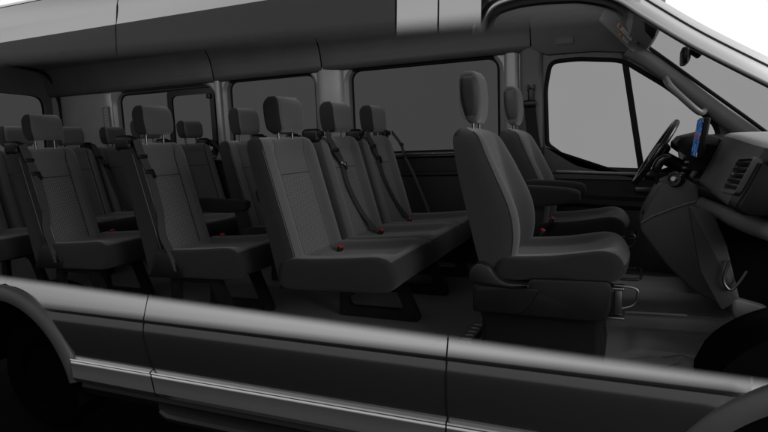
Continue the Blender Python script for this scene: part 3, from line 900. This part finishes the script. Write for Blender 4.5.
# --- overhead console: tray moulding, visors
bm = NB()
loft(bm, [[(.40, y, 1.66), (.50, y, 1.58), (.59, y, 1.47), (.66, y, 1.405), (.70, y, 1.415), (.70, y, 1.5), (.6, y, 1.66)] for y in (.85, .80, .74, .66)])
oc = vp('overhead_console', bm, 'console_trim', sharp=25)
bm = NB(); 
for k in range(2): box(bm, (.655, .655, 1.425-.030*k), (.05, .02, .010), .003, 1)
vp('vent_slot', bm, 'black', oc)
bm = NB(); tube(bm, catmull([(.56, .54, 1.50), (.62, .54, 1.46), (.64, .53, 1.435), (.69, .50, 1.43), (.74, .45, 1.44)], 4, False), .006, 8); box(bm, (.605, .54, 1.475), (.03, .04, .05), .008, 2, RY(30)); vp('visor_clip', bm, 'trim', oc)
def visor():
    A, D, B, C_ = Vector((.454, .35, 1.480)), Vector((.616, .62, 1.337)), Vector((.500, .35, 1.555)), Vector((.648, .62, 1.392))
    nrm = (D-A).cross(B-A).normalized()
    if nrm.y > 0: nrm = -nrm
    C_ = C_-nrm*((C_-A).dot(nrm))
    def T(a, b, d): return A*(1-a)*(1-b)+D*a*(1-b)+B*(1-a)*b+C_*a*b+nrm*d
    pl = [((u+1)/2, (v+1)/2) for u, v in rrect(1, 1, .22, 4)]
    rings = []
    for d, s in ((-.022, .94), (-.018, .985), (-.011, 1.), (-.004, .985), (.0, .94)): rings.append([T(.5+(u-.5)*s, .5+(v-.5)*s, d) for u, v in pl])
    bm = NB(); loft(bm, rings); v_ = vp('sun_visor', bm, 'visor')
    for a0, a1, b0, b1 in ((.36, .80, .52, .76), (.50, .76, .20, .38)):
        R4 = lambda p, q, d: T(p, q, d)
        b = NB(); plate(b, [(a0, b0), (a1, b0), (a1, b1), (a0, b1)], [], lambda u, v, d: T(u, v, .0012+d), .0006); l_ = vp('warning_label', b, 'label', v_)
        w_ = (a1-a0)
        b = NB(); plate(b, [(a0+.01, b0+.02), (a0+.10, b0+.02), (a0+.10, b1-.02), (a0+.01, b1-.02)], [], lambda u, v, d: T(u, v, .0024+d), .0004); vp('label_symbol', b, 'orange', l_)
        for i in range(3):
            q = b0+.04+(b1-b0-.07)*i/3
            b = NB(); e = a1-.03-(.10 if i == 0 else 0); plate(b, [(a0+.13, q), (e, q), (e, q+.022), (a0+.13, q+.022)], [], lambda u, v, d: T(u, v, .0024+d), .0004); vp('label_print', b, 'ink', l_)
M['visor'] = plastic('visor_cloth', .19, .85)
visor()
# mirror
bm = NB(); tube(bm, catmull([(.850, .02, 1.262), (.842, .02, 1.262), (.835, .02, 1.258)], 4, False), [.016]*9, 10); box(bm, (.868, -.02, 1.238), (.05, .09, .03), .012, 3, RY(40))
rm = vp('mirror_mount', bm, 'black')
bm = NB(); rings = []
for d, s in ((0, .9), (.006, 1), (.02, .98), (.032, .7), (.036, .4)):
    rings.append([(.812+d+a*.02*s/1, .02+a*s*1., 1.228+b*s) for a, b in rrect(.11, .034, .03, 5)])
loft(bm, rings); vp('rear_view_mirror', bm, 'black', rm)

# --- dashboard (far to near), sections in XZ swept along y
def sweep_y(P, ys, f, k0=None):
    rings = []
    for i, y in enumerate(ys):
        rings.append([f(p.x, y, p.y) for p in P])
    bm = NB(); loft(bm, rings); return bm
up = [(1.46, .70), (1.44, .80), (1.25, .872), (1.06, .882), (1.012, .872), (.999, .850), (.972, .795), (.938, .715), (.912, .662), (.925, .640), (1.0, .632), (1.46, .64)]
upc = catmull([(x, z, 0) for x, z in up], 3)
def fu(k): return lambda x, y, z: (lerp(1.15, x, k(y)), y, lerp(.76, z, k(y))-(.030*sstep(-y, -.15, .85) if z > .8 else 0)+0)
ysd = [.14, .135, .12, 0, -.15, -.3, -.45, -.6, -.75, -.85, -.878, -.890, -.895]
bm = sweep_y(upc, ysd, fu(lambda y: .95 if y in (.14, -.895) else .985 if y in (.135, -.890) else 1)); n = len(upc)
for k, f in enumerate(list(bm.faces)):
    if k < n*(len(ysd)-1):
        i = k % n; j = k//n
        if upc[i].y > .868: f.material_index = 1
        if j >= 8 and f.material_index == 0: f.material_index = 2
    else: f.material_index = 2
LP = [(0.814, 0.616), (0.901, 0.59), (0.948, 0.47), (0.998, 0.261), (0.941, 0.213), (0.863, 0.361)]
HP = [(0.957, 0.413), (0.94, 0.338), (0.964, 0.301), (0.989, 0.33), (1.013, 0.377)]
db = vp('dashboard', bm, ['dash_grey', 'dashtop_gleam', 'black'], sharp=50)
# driver-side half, black
bm = sweep_y(upc, [.145, .16, .3, .6, .86, .88], lambda x, y, z: (x, y, z-.012)); vp('instrument_panel', bm, 'black', db, sharp=50)
def xr(y): return spline([(-.9, 1.02), (-.6, .95), (-.35, .915), (.05, .864), (.2, .860)], y)
rail = catmull([(x, z, 0) for x, z in ((.08, .668), (.02, .660), (.004, .650), (.0, .638), (.006, .626), (.03, .618), (.10, .615), (.14, .64))], 3)
bm = sweep_y(rail, [.20, .19, .1, 0, -.1, -.2, -.3, -.4, -.5, -.6, -.7, -.8, -.9, -.91], lambda x, y, z: (x+xr(y), y, z-.012*sstep(y, -.3, .05)+.008*sstep(-y, .4, .8))); vp('dash_ledge', bm, 'black_soft', db, sharp=60)
low = catmull([(x, z, 0) for x, z in ((.10, .618), (.02, .611), (-.006, .596), (-.012, .572), (.006, .550), (.05, .536), (.30, .525), (.32, .61))], 3)
bm = sweep_y(low, [.02, .01, -.05, -.2, -.35, -.5, -.65, -.8, -.87, -.885], lambda x, y, z: (x+xr(y)+.004+(.03 if y in (.02, -.885) else 0), y, z)); vp('glovebox_bulge', bm, 'glovebox', db, sharp=60)
bm = NB(); tube(bm, [(xr(y)+.012, y, .617) for y in (.0, -.2, -.4, -.6, -.87)], .003, 6); vp('glovebox_gap', bm, 'groove', db)
lw = catmull([(x, z, 0) for x, z in ((.905, .57), (.895, .50), (.92, .36), (.965, .25), (1.02, .21), (1.3, .22), (1.3, .56))], 3)
bm = sweep_y(lw, [-.47, -.46, -.4, -.3, -.15], lambda x, y, z: (x+.05*sstep(-y, .2, .8), y, z-.02)); vp('lower_dash', bm, 'housing', db, sharp=60)
# metal-edged storage recess in the lower dash
bm = NB(); prism(bm, rpoly(LP, .012), -.497, -.478, .006); vp('lower_panel', bm, 'panel_dark', db)
bm = NB(); tube(bm, catmull([(x, -.512, z) for x, z in HP], 5, False), .0055, 8); vp('storage_edge', bm, 'steel', db)
bm = NB(); prism(bm, rpoly([(.935, .52), (.985, .50), (1.0, .42), (.965, .30), (.935, .33), (.925, .44)], .02), -.43, -.40, .004); vp('storage_recess', bm, 'rubber', db)
bm = NB(); prism(bm, rpoly([(.97, .27), (1.09, .24), (1.13, .18), (1.09, .13), (1.01, .145), (.975, .20)], .025), -.50, -.20, .012); vp('kick_panel', bm, 'dash', db)
# air vent in the near end of the fascia
VQ = [Vector((.926, -.59, .688)), Vector((.930, -.82, .700)), Vector((.972, -.82, .803)), Vector((.966, -.59, .790))]
vn = (VQ[1]-VQ[0]).cross(VQ[3]-VQ[0]).normalized()
if vn.x > 0: vn = -vn
def V3(a, b, d): return VQ[0]*(1-a)*(1-b)+VQ[1]*a*(1-b)+VQ[2]*a*b+VQ[3]*(1-a)*b+vn*(.012-d)
ol = rpoly([(-.12, -.12), (1.05, -.10), (1.08, 1.06), (-.07, 1.12)], .15); il = rpoly([(.0, .0), (1.0, .0), (1.03, 1.0), (.05, 1.0)], .13)
bm = NB(); plate(bm, ol, [il], V3, .035); vt = vp('air_vent', bm, 'dash_grey', db, sharp=30)
bm = NB(); plate(bm, rpoly([(-.03, -.03), (1.03, -.03), (1.05, 1.03), (.02, 1.03)], .13), [], lambda a, b, d: V3(a, b, .016+d), .003); vp('vent_cavity', bm, 'housing', vt)
for i in range(5):
    b0 = .10+.185*i; p = [V3(.03, b0, .0), V3(1.0, b0, .0), V3(1.0, b0-.07, .014), V3(.03, b0-.07, .014)]
    bm = NB(); loft(bm, [p, [q+Vector((0, 0, .005)) for q in p]]); vp('vent_louvre', bm, 'gloss', vt)
bm = NB(); box(bm, V3(.35, .48, -.004), (.010, .022, .008), .002, 1); vp('vent_tab', bm, 'chrome', vt)
bm = NB(); box(bm, (1.12, -.74, .860), (.14, .10, .012), .005, 2, RZ(-20)); vp('demist_vent', bm, 'black', db)
def dx(y): return 0.
# --- centre console
con = rpoly([(.652, .462, .035), (.668, .528, .03), (.735, .665, .02), (.800, .690, .02), (.885, .66, .02), (.915, .45, .01), (1.005, .20, .01), (1.0, .125, .01), (.90, .175, .03), (.78, .285, .06)], .02)
bm = NB(); prism(bm, con, -.13, .20, .012); cc = vp('centre_console', bm, 'dash', sharp=50)
bm = NB(); tube(bm, [(.663, -.132, .492), (.70, -.132, .520), (.80, -.132, .565), (.875, -.132, .592)], .005, 8); vp('console_edge', bm, 'dash_grey', cc)
bm = NB(); box(bm, (.715, -.02, .598), (.13, .12, .02), .009, 3, RY(-64)); box(bm, (.700, -.075, .545), (.075, .09, .02), .009, 3, RY(-30)); vp('cup_holder', bm, 'rubber', cc)
kd = Vector((-.50, -.84, .2)).normalized(); kc = Vector((.790, -.135, .690)); ka = kd.cross(Vector((0, 0, 1))).normalized(); kb = ka.cross(kd)
bm = NB(); loft(bm, [[kc+kd*d+(ka*math.cos(t)+kb*math.sin(t))*r for t in [2*math.pi*i/28 for i in range(28)]] for d, r in ((-.03, .034), (0, .034), (.006, .031), (.006, .024), (.001, .022))]); kn = vp('control_ring', bm, 'gloss', cc)
bm = NB(); loft(bm, [[kc+kd*d+(ka*math.cos(t)+kb*math.sin(t))*r for t in [2*math.pi*i/20 for i in range(20)]] for d, r in ((0, .014), (.008, .014), (.012, .010))]); vp('control_knob', bm, 'chrome', kn)
for i in range(3):
    bm = NB(); box(bm, (.822+.008*i, -.115, .712+.024*i), (.020, .03, .014), .005, 2); vp('switch', bm, 'steel', cc)
# gear lever
bm = NB(); tube(bm, catmull([(.735, .07, .64), (.727, .07, .70), (.742, .07, .745)], 4, False), .010, 10); gl = vp('gear_lever', bm, 'black', cc)
bm = NB(); tube(bm, catmull([(.722, .07, .705), (.728, .07, .73), (.744, .07, .76), (.770, .07, .775), (.785, .07, .765)], 5, False), [.010, .014, .018, .020, .021, .022, .022, .022, .022, .022, .022, .021, .02, .02, .019, .018, .017, .016, .014, .012, .006], 12); vp('lever_knob', bm, 'gloss', gl)
# display
bm = NB(); box(bm, (.905, .05, .862), (.026, .24, .185), .008, 3, RY(8)); dp = vp('display_screen', bm, 'black')
bm = NB(); box(bm, (.8900, .05, .864), (.003, .220, .165), .001, 1, RY(8)); vp('display_face', bm, 'screen', dp)
# instrument cowl + steering wheel
bm = NB(); rings = []
for y, k in ((.20, .7), (.24, .95), (.32, 1), (.45, 1.03), (.58, 1), (.66, .95), (.70, .7)):
    rings.append([(x, y, .72+(z-.72)*k) for x, z in ((1.0, .70), (1.0, .865), (.92, .885), (.84, .868), (.82, .845), (.86, .80), (.87, .70))])
loft(bm, rings); vp('instrument_cowl', bm, 'black', db)
sw = Vector((.735, .45, .785)); ax = Vector((-.855, 0, .52)).normalized(); e1 = Vector((0, 1, 0)); e2 = ax.cross(e1).normalized()
bm = NB(); R = .185
tube(bm, [sw+e1*R*math.cos(a)+e2*R*math.sin(a) for a in [2*math.pi*i/48 for i in range(48)]], .0155, 12, True)
stw = vp('steering_wheel', bm, 'gloss')
bm = NB(); rings = []
for d, s in ((-.03, .8), (-.01, 1), (.02, .95), (.035, .6)): rings.append([sw-ax*.02+ax*d+e1*a*s+e2*b*s for a, b in rrect(.085, .07, .04, 5)])
loft(bm, rings); vp('wheel_hub', bm, 'black', stw)
for a0 in (0, 180, 270):
    a = math.radians(a0); d = e1*math.cos(a)+e2*math.sin(a); s = e1*-math.sin(a)+e2*math.cos(a)
    bm = NB(); loft(bm, [[sw-ax*.015*(1-t)+d*lerp(.06, R, t)+s*w_+ax*q for w_, q in ((-.02, -.006), (.02, -.006), (.02, .006), (-.02, .006))] for t in (0, .5, 1)]); vp('spoke', bm, 'chrome' if a0 == 0 else 'black', stw)
bm = NB(); tube(bm, [sw-ax*.03, sw-ax*.2], .035, 14); vp('steering_column', bm, 'black', stw)

# --- near side: soft-cut outer panels
def lowsec(top=True):
    return [(-.952, .245), (-.962, .215), (-.975, .18), (-.990, .145), (-1.003, .112), (-1.008, .096)]
BP = [(-.945, .262), (-.955, .235), (-.968, .205), (-.983, .168), (-.995, .138), (-1.0045, .110), (-1.0060, .1005), (-1.0053, .0975)]
def side_y(z):
    for (ya, za), (yb, zb) in zip(BP, BP[1:]):
        if z >= zb: return lerp(yb, ya, min(1.4, (z-zb)/(za-zb)))
    return BP[-1][0]
DE = [(-.14, -1.452), (-.10, -1.456), (-.02, -1.478), (.05, -1.494), (.3, -1.494)]
def door_edge(z): return interp(DE, z)
def body_lower(name, x0, x1, m='paint_low', arch0=None, arch1=None):
    """body side below the cut: shoulder, crease, cove, flat door skin, moulding; x-limits may follow a wheel arch"""
    P = [(-.945, .262), (-.955, .235), (-.968, .205), (-.983, .168), (-.995, .138), (-1.0045, .110), (-1.0060, .1005), (-1.0053, .0975), (-1.0043, .0950), (-1.0050, .0905), (-1.0116, .066), (-1.0155, .040), (-1.0170, .012), (-1.0172, -.015), (-1.0171, -.042), (-1.016, -.07), (-1.0145, -.09), (-1.0125, -.112), (-1.011, -.135)]
    bm = NB(); rings = []
    n = max(3, int((x1-x0)/.05))
    for i in range(n+1):
        t = i/n; ring = []
        for y, z in P:
            a = arch0(z) if arch0 else x0; b = arch1(z) if arch1 else x1
            yy = y
            ring.append((lerp(a, b, t), yy, z))
        rings.append(ring)
    loft(bm, rings, closed=False)
    return vp(name, bm, m, sharp=50)
def body_mould(parent, x0, x1, a0=None, a1=None):
    P = [(-1.012, -.132), (-1.030, -.138), (-1.034, -.143), (-1.031, -.149), (-1.035, -.154), (-1.036, -.160), (-1.0455, -.20), (-1.0515, -.225), (-1.045, -.245), (-1.01, -.25)]
    bm = NB(); loft(bm, [[(lerp(a0(z) if a0 else x0, a1(z) if a1 else x1, t), y, z) for y, z in P] for t in (0, .25, .5, .75, 1)], closed=False)
    return vp('side_moulding', bm, 'moulding', parent, sharp=30)
RW = (-2.54, -.40); RR = .60
FW = (1.27, -.40); 
def arch_r(z): return RW[0]+math.sqrt(max(.0, RR**2-(z-RW[1])**2)) if z < RW[1]+RR else RW[0]
def arch_f(z): return FW[0]-math.sqrt(max(.0, .60**2-(z-FW[1])**2)) if z < FW[1]+.60 else FW[0]
g_ = .003
rq = body_lower('rear_quarter_panel', -2.54, -1.495-g_, arch0=arch_r, arch1=lambda z: door_edge(z)-g_)
body_mould(rq, -2.54, -1.425-g_, a0=arch_r, a1=lambda z: -1.46+(-.14-z)*.45)
sd = body_lower('sliding_door', -1.495+g_, -g_, arch0=lambda z: door_edge(z)+g_)
body_mould(sd, -1.42+g_, -g_, a0=lambda z: -1.452+(-.14-z)*.45)
fdn = body_lower('front_door', g_, 1.0, arch1=lambda z: min(arch_f(z), .96))
body_mould(fdn, g_, .80, a1=lambda z: min(arch_f(z), .96))
# wing strip ahead of the front door
# dark backing seen through the gaps
bm = NB()
loft(bm, [[(x, y, z) for y, z in ((-.975, .14), (-.990, .05), (-.995, -.1), (-1.0, -.24))] for x in (-1.9, -1.4, -.7, 0, .6)], closed=False); vp('inner_sill', bm, 'groove')
# crease line
bm = NB(); tube(bm, [(-2.17, -1.0038, .0955), (-1.5, -1.0038, .0955), (0, -1.0038, .0955), (.92, -1.0038, .0955)], .0012, 6); vp('crease_strip', bm, 'groove')
# vertical door gaps
for xs in ([(-1.494, .16), (-1.494, .05), (-1.478, -.02), (-1.456, -.10), (-1.452, -.14)], [(0, .17), (0, .1), (0, 0), (.0, -.14)]):
    bm = NB(); tube(bm, [(p.x, interp([(-.14, -1.0105), (-.07, -1.0165), (.02, -1.017), (.095, -1.0055), (.17, -.983)], p.y)-.0005, p.y) for p in catmull([(x, z, 0) for x, z in xs], 4, False)], .0035, 6); vp('door_gap', bm, 'groove')
# rocker / running board under the doors
bm = NB(); P = [(-1.0, -.248), (-1.030, -.256), (-1.035, -.275), (-1.020, -.300), (-.99, -.335), (-.95, -.345), (-.9, -.30)]
loft(bm, [[(x, y, z) for y, z in P] for x in (-1.93, -1.92, -1, 0, .70)]); vp('rocker_panel', bm, 'rocker', sharp=25)
bm = NB(); P = [(-1.03, -.285), (-1.10, -.290), (-1.115, -.300), (-1.11, -.318), (-1.02, -.335), (-.97, -.325)]
loft(bm, [[(x, lerp(-1.03, y, k), z) for y, z in P] for x, k in ((-1.42, .05), (-1.37, .6), (-1.30, .95), (-1.22, 1), (-.5, 1), (0, 1), (.66, 1))]); vp('running_board', bm, 'rocker', sharp=25)
# wheel arches
def arch(cx, cz, rr, a0, a1, name='wheel_arch_trim'):
    bm = NB(); rings = []
    for i in range(41):
        a = math.radians(lerp(a0, a1, i/40))
        rings.append([(cx+math.cos(a)*(rr+q), y, cz+math.sin(a)*(rr+q)) for q, y in ((.004, -.985), (.006, -1.016), (-.004, -1.030), (-.045, -1.040), (-.066, -1.034), (-.070, -1.0), (-.07, -.985))])
    loft(bm, rings, closed=False); return vp(name, bm, 'arch', sharp=50)
arch(RW[0], RW[1], RR, 14, 176); arch(FW[0], FW[1], .60, 60, 190)
# quarter panel behind the rear arch
body_lower('rear_wing', -4.5, -2.54-.001, arch1=lambda z: 2*RW[0]-arch_r(z)-.001)
# front wing between door and arch
bm = NB(); rings = []
for i in range(13):
    x = lerp(.955, 1.30, i/12); z0 = FW[1]+math.sqrt(max(0, .36-(x-FW[0])**2))
    rings.append([(x, side_y(zz), zz) for zz in [lerp(min(z0, .26), .27, t) for t in (0, .2, .4, .6, .8, 1)]])
loft(bm, rings, closed=False); vp('front_wing', bm, 'paint_low', sharp=60)
# wheel housings (black) and wheels
for cx in (RW[0], FW[0]):
    bm = NB(); n = 28
    rings = [[(cx+math.cos(math.pi*i/n)*.545, y, -.40+math.sin(math.pi*i/n)*.545) for i in range(n+1)] for y in (-1.012, -.62)]
    loft(bm, rings, closed=False)
    R2 = [bm.verts.new((cx+math.cos(math.pi*i/n)*.545, -.62, -.40+math.sin(math.pi*i/n)*.545)) for i in range(n+1)]
    bm.faces.new(R2); vp('wheel_housing', bm, 'housing')
def wheel(cx, y, s):
    bm = NB(); pr_ = [(.19, -.10), (.225, -.115), (.30, -.115), (.335, -.09), (.34, 0), (.335, .09), (.30, .115), (.225, .115), (.19, .10)]
    rings = [[(cx+r*math.cos(a), y+q, -.38+r*math.sin(a)) for r, q in pr_] for a in [2*math.pi*i/40 for i in range(40)]]
    R_ = [[bm.verts.new(p) for p in r] for r in rings]
    for i in range(40):
        A, B = R_[i], R_[(i+1) % 40]
        for k in range(len(pr_)): bm.faces.new((A[k], A[(k+1) % len(pr_)], B[(k+1) % len(pr_)], B[k]))
    w = vp('tyre', bm, 'tyre')
    bm = NB(); rings = [[(cx+r*math.cos(a), y+s*q, -.38+r*math.sin(a)) for a in [2*math.pi*i/32 for i in range(32)]] for r, q in ((.205, .0), (.195, .08), (.16, .06), (.09, .075), (.05, .095), (.03, .10))]
    loft(bm, rings); vp('rim', bm, 'tyre', w)
for cx in (RW[0], FW[0]):
    wheel(cx, -.72, -1); wheel(cx, .86, 1)
# front wheel-house bulge in the near footwell
bm = NB(); rings = []
for i in range(17):
    t = i/16; x = lerp(.845, 1.30, t); h = .33*math.sqrt(max(0, 1-((1.30-x)/.46)**2))
    rings.append([(x, y, z) for y, z in ((-.975, -.05), (-.972, .02+h), (-.80, .02+h), (-.62, .02+h*.9), (-.58, h*.8), (-.57, 0))])
loft(bm, rings); vp('footwell_housing', bm, 'housing', sharp=50)

# upper near side: roof-side panel, windows, pillar, door frame (soft cut at the bottom)
def ysurf(z): return interp([(1.2, -.985), (1.45, -.962), (1.55, -.945), (1.62, -.925), (1.67, -.895)], z)
def strip(bm, x0, x1, z0, z1, n=6, off=0.):
    rings = []
    nx_ = max(2, int(abs(x1-x0)/.12))
    for i in range(nx_+1):
        x = lerp(x0, x1, i/nx_); rings.append([(x, ysurf(lerp(z0, z1, k/n))+off, lerp(z0, z1, k/n)) for k in range(n+1)])
    loft(bm, rings, closed=False)
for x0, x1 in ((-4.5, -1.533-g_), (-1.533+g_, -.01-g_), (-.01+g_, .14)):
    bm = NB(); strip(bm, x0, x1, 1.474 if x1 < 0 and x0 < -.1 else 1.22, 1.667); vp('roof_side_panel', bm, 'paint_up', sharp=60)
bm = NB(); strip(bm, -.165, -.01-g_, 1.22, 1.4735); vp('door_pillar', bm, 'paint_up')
for x0, x1 in ((-4.45, -1.536), (-1.530, -.172)):
    bm = NB(); sh = rpoly([(x0, 1.20), (x1, 1.20), (x1-.003, 1.4725, .07 if x1 > -1 else .003), (x0, 1.4725)], .003, 8)
    plate(bm, sh, [], lambda u, v, d: (u, ysurf(v)-.002+d, v), .004); vp('near_side_window', bm, 'near_glass')
for x, z0, z1 in ((-1.533, 1.22, 1.667), (-.01, 1.22, 1.667)):
    bm = NB(); tube(bm, [(x, ysurf(z)+.001, z) for z in [lerp(z0, z1, k/8) for k in range(9)]], .0035, 6)
    vp('panel_gap', bm, 'groove_up')
# near cab door frame + windscreen pillar, swept
lower = catmull([(.14, 1.20, 0), (.148, 1.285, 0), (.175, 1.328, 0), (.23, 1.345, 0), (.30, 1.350, 0), (.40, 1.345, 0), (.47, 1.335, 0), (.554, 1.305, 0), (.629, 1.248, 0), (.773, 1.142, 0), (.983, 1.006, 0), (1.10, .930, 0)], 5, False)
def psec(p, i, path, A):
    a = path[max(0, i-1)]; b = path[min(len(path)-1, i+1)]; t = (b-a).normalized(); n2 = Vector((-t.y, t.x, 0))
    if n2.y < 0 and t.x > .1: n2 = -n2
    if t.x <= .1 and n2.x > 0: n2 = -n2
    return [Vector((p.x+n2.x*q, y, p.y+n2.y*q)) for q, y in A]
def pillar(name, A, m, i0=0, i1=None, path=lower, sharp=50):
    path = path[i0:i1]; bm = NB()
    loft(bm, [psec(p, i, path, A) for i, p in enumerate(path)], closed=True); return vp(name, bm, m, sharp=sharp)
pillar('door_frame_seal', [(-.020, -.915), (.008, -.915), (.010, -.925), (-.012, -.93)], 'rubber_up')
PS = [(.004, -.915), (.003, -.925), (.007, -.936), (.014, -.938), (.024, -.934), (.056, -.900), (.058, -.89), (.02, -.89)]
pillar('door_frame', PS, 'paint_up', 0, 23)
pillar('windscreen_pillar', PS, 'paint', 22)
pillar('windscreen_trim_line', [(.056, -.899), (.064, -.893), (.064, -.88), (.056, -.88)], 'groove', 24)
pillar('windscreen_edge_panel', [(.063, -.893), (.070, -.886), (.088, -.855), (.090, -.845), (.084, -.84), (.062, -.875)], 'paint', 24)
# near cab window glass
bm = NB(); plate(bm, [(.15, 1.20), (.66, 1.20), (.62, 1.25), (.554, 1.30), (.47, 1.328), (.40, 1.338), (.30, 1.342), (.23, 1.336), (.18, 1.318), (.155, 1.28)], [], lambda u, v, d: (u, -.918+d, v), .004); vp('near_door_window', bm, 'near_cab_glass')
# outer skin above the near cab door up to the roof
bm = NB(); rings = []
for p in lower[3:41]:
    rings.append([(p.x, lerp(-.915, -.90, t)+.01*t, lerp(p.y+.05, max(p.y+.052, 1.665-max(0, p.x-.35)*.60), t)) for t in (0, .3, .6, 1)])
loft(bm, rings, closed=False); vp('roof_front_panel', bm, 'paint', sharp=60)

# ------------------------------------------------------------------ setting: dark studio floor
bm = NB(); bmesh.ops.create_circle(bm, cap_ends=True, segments=96, radius=11.0, matrix=Matrix.Translation((-1.5, -1.0, -.72)))
gd = put('ground', bm, 'ground'); setp(gd, kind='structure')

# ------------------------------------------------------------------ world: bright studio behind and ahead of the van, dim on the camera side
w = bpy.data.worlds.new('World'); scene.world = w; w.use_nodes = True
nt = w.node_tree; nt.nodes.clear(); g = G(nt)
tc = g.n('ShaderNodeTexCoord').outputs['Generated']
sp = g.n('ShaderNodeSeparateXYZ'); nt.links.new(tc, sp.inputs[0])
far_ = g.step(sp.outputs[1], .10, .45)
band = g.m('MULTIPLY', g.step(sp.outputs[2], .02, .42), g.m('SUBTRACT', 1., g.m('MULTIPLY', g.step(sp.outputs[2], .45, .85), .80)))
near = g.mix(band, rgb(.075), rgb(.78))
col = g.mix(far_, near, rgb(1.0))
ahead = g.m('MULTIPLY', g.step(sp.outputs[0], .40, .80), g.step(sp.outputs[2], -.02, .12))
col = g.mix(ahead, col, rgb(1.3))
bg = g.n('ShaderNodeBackground'); nt.links.new(col, bg.inputs[0]); bg.inputs[1].default_value = 1.0
o = g.n('ShaderNodeOutputWorld'); nt.links.new(bg.outputs[0], o.inputs[0])

def area(name, loc, target, sx, sy, power, col=(1, 1, 1)):
    l = bpy.data.lights.new(name, 'AREA'); l.shape = 'RECTANGLE'; l.size = sx; l.size_y = sy; l.energy = power; l.color = col
    o = bpy.data.objects.new(name, l); COL.objects.link(o); o.location = loc
    o.rotation_euler = (Vector(target)-Vector(loc)).to_track_quat('-Z', 'Y').to_euler(); return o
area('front_softbox', (3.3, -2.3, 1.45), (-1.2, -.3, .75), 1.6, 1.3, 72)
area('windscreen_softbox', (3.6, .4, 2.2), (-.6, 0, .7), 2.0, 1.4, 200)
l_ = area('interior_fill', (-1.75, -.84, 1.53), (-1.75, .92, 1.22), 4.9, .10, 10); l_.data.spread = math.radians(110)  # added fill behind the near roof panel, brightens the far wall

# ------------------------------------------------------------------ camera
cam = bpy.data.cameras.new('Camera'); co = bpy.data.objects.new('Camera', cam); COL.objects.link(co); scene.camera = co
yaw, pit, rol = map(math.radians, (23.573, 7.677, -2.215))
D = Vector((-math.sin(yaw)*math.cos(pit), math.cos(yaw)*math.cos(pit), -math.sin(pit)))
Rt = Vector((math.cos(yaw), math.sin(yaw), 0)); Up = Rt.cross(D)
R2 = Rt*math.cos(rol)+Up*math.sin(rol); U2 = Up*math.cos(rol)-Rt*math.sin(rol)
mtx = Matrix((R2, U2, -D)).transposed().to_4x4(); mtx.translation = (.602, -2.912, .909)
co.matrix_world = mtx
cam.sensor_width = 36; cam.lens = 563/768*36; cam.clip_start = .05; cam.clip_end = 500

scene.render.engine = 'CYCLES'
scene.cycles.use_denoising = True
scene.cycles.max_bounces = 8; scene.cycles.transparent_max_bounces = 16
scene.cycles.sample_clamp_indirect = 4
scene.view_settings.view_transform = 'Standard'; scene.view_settings.look = 'None'
scene.view_settings.exposure = 0; scene.view_settings.gamma = 1
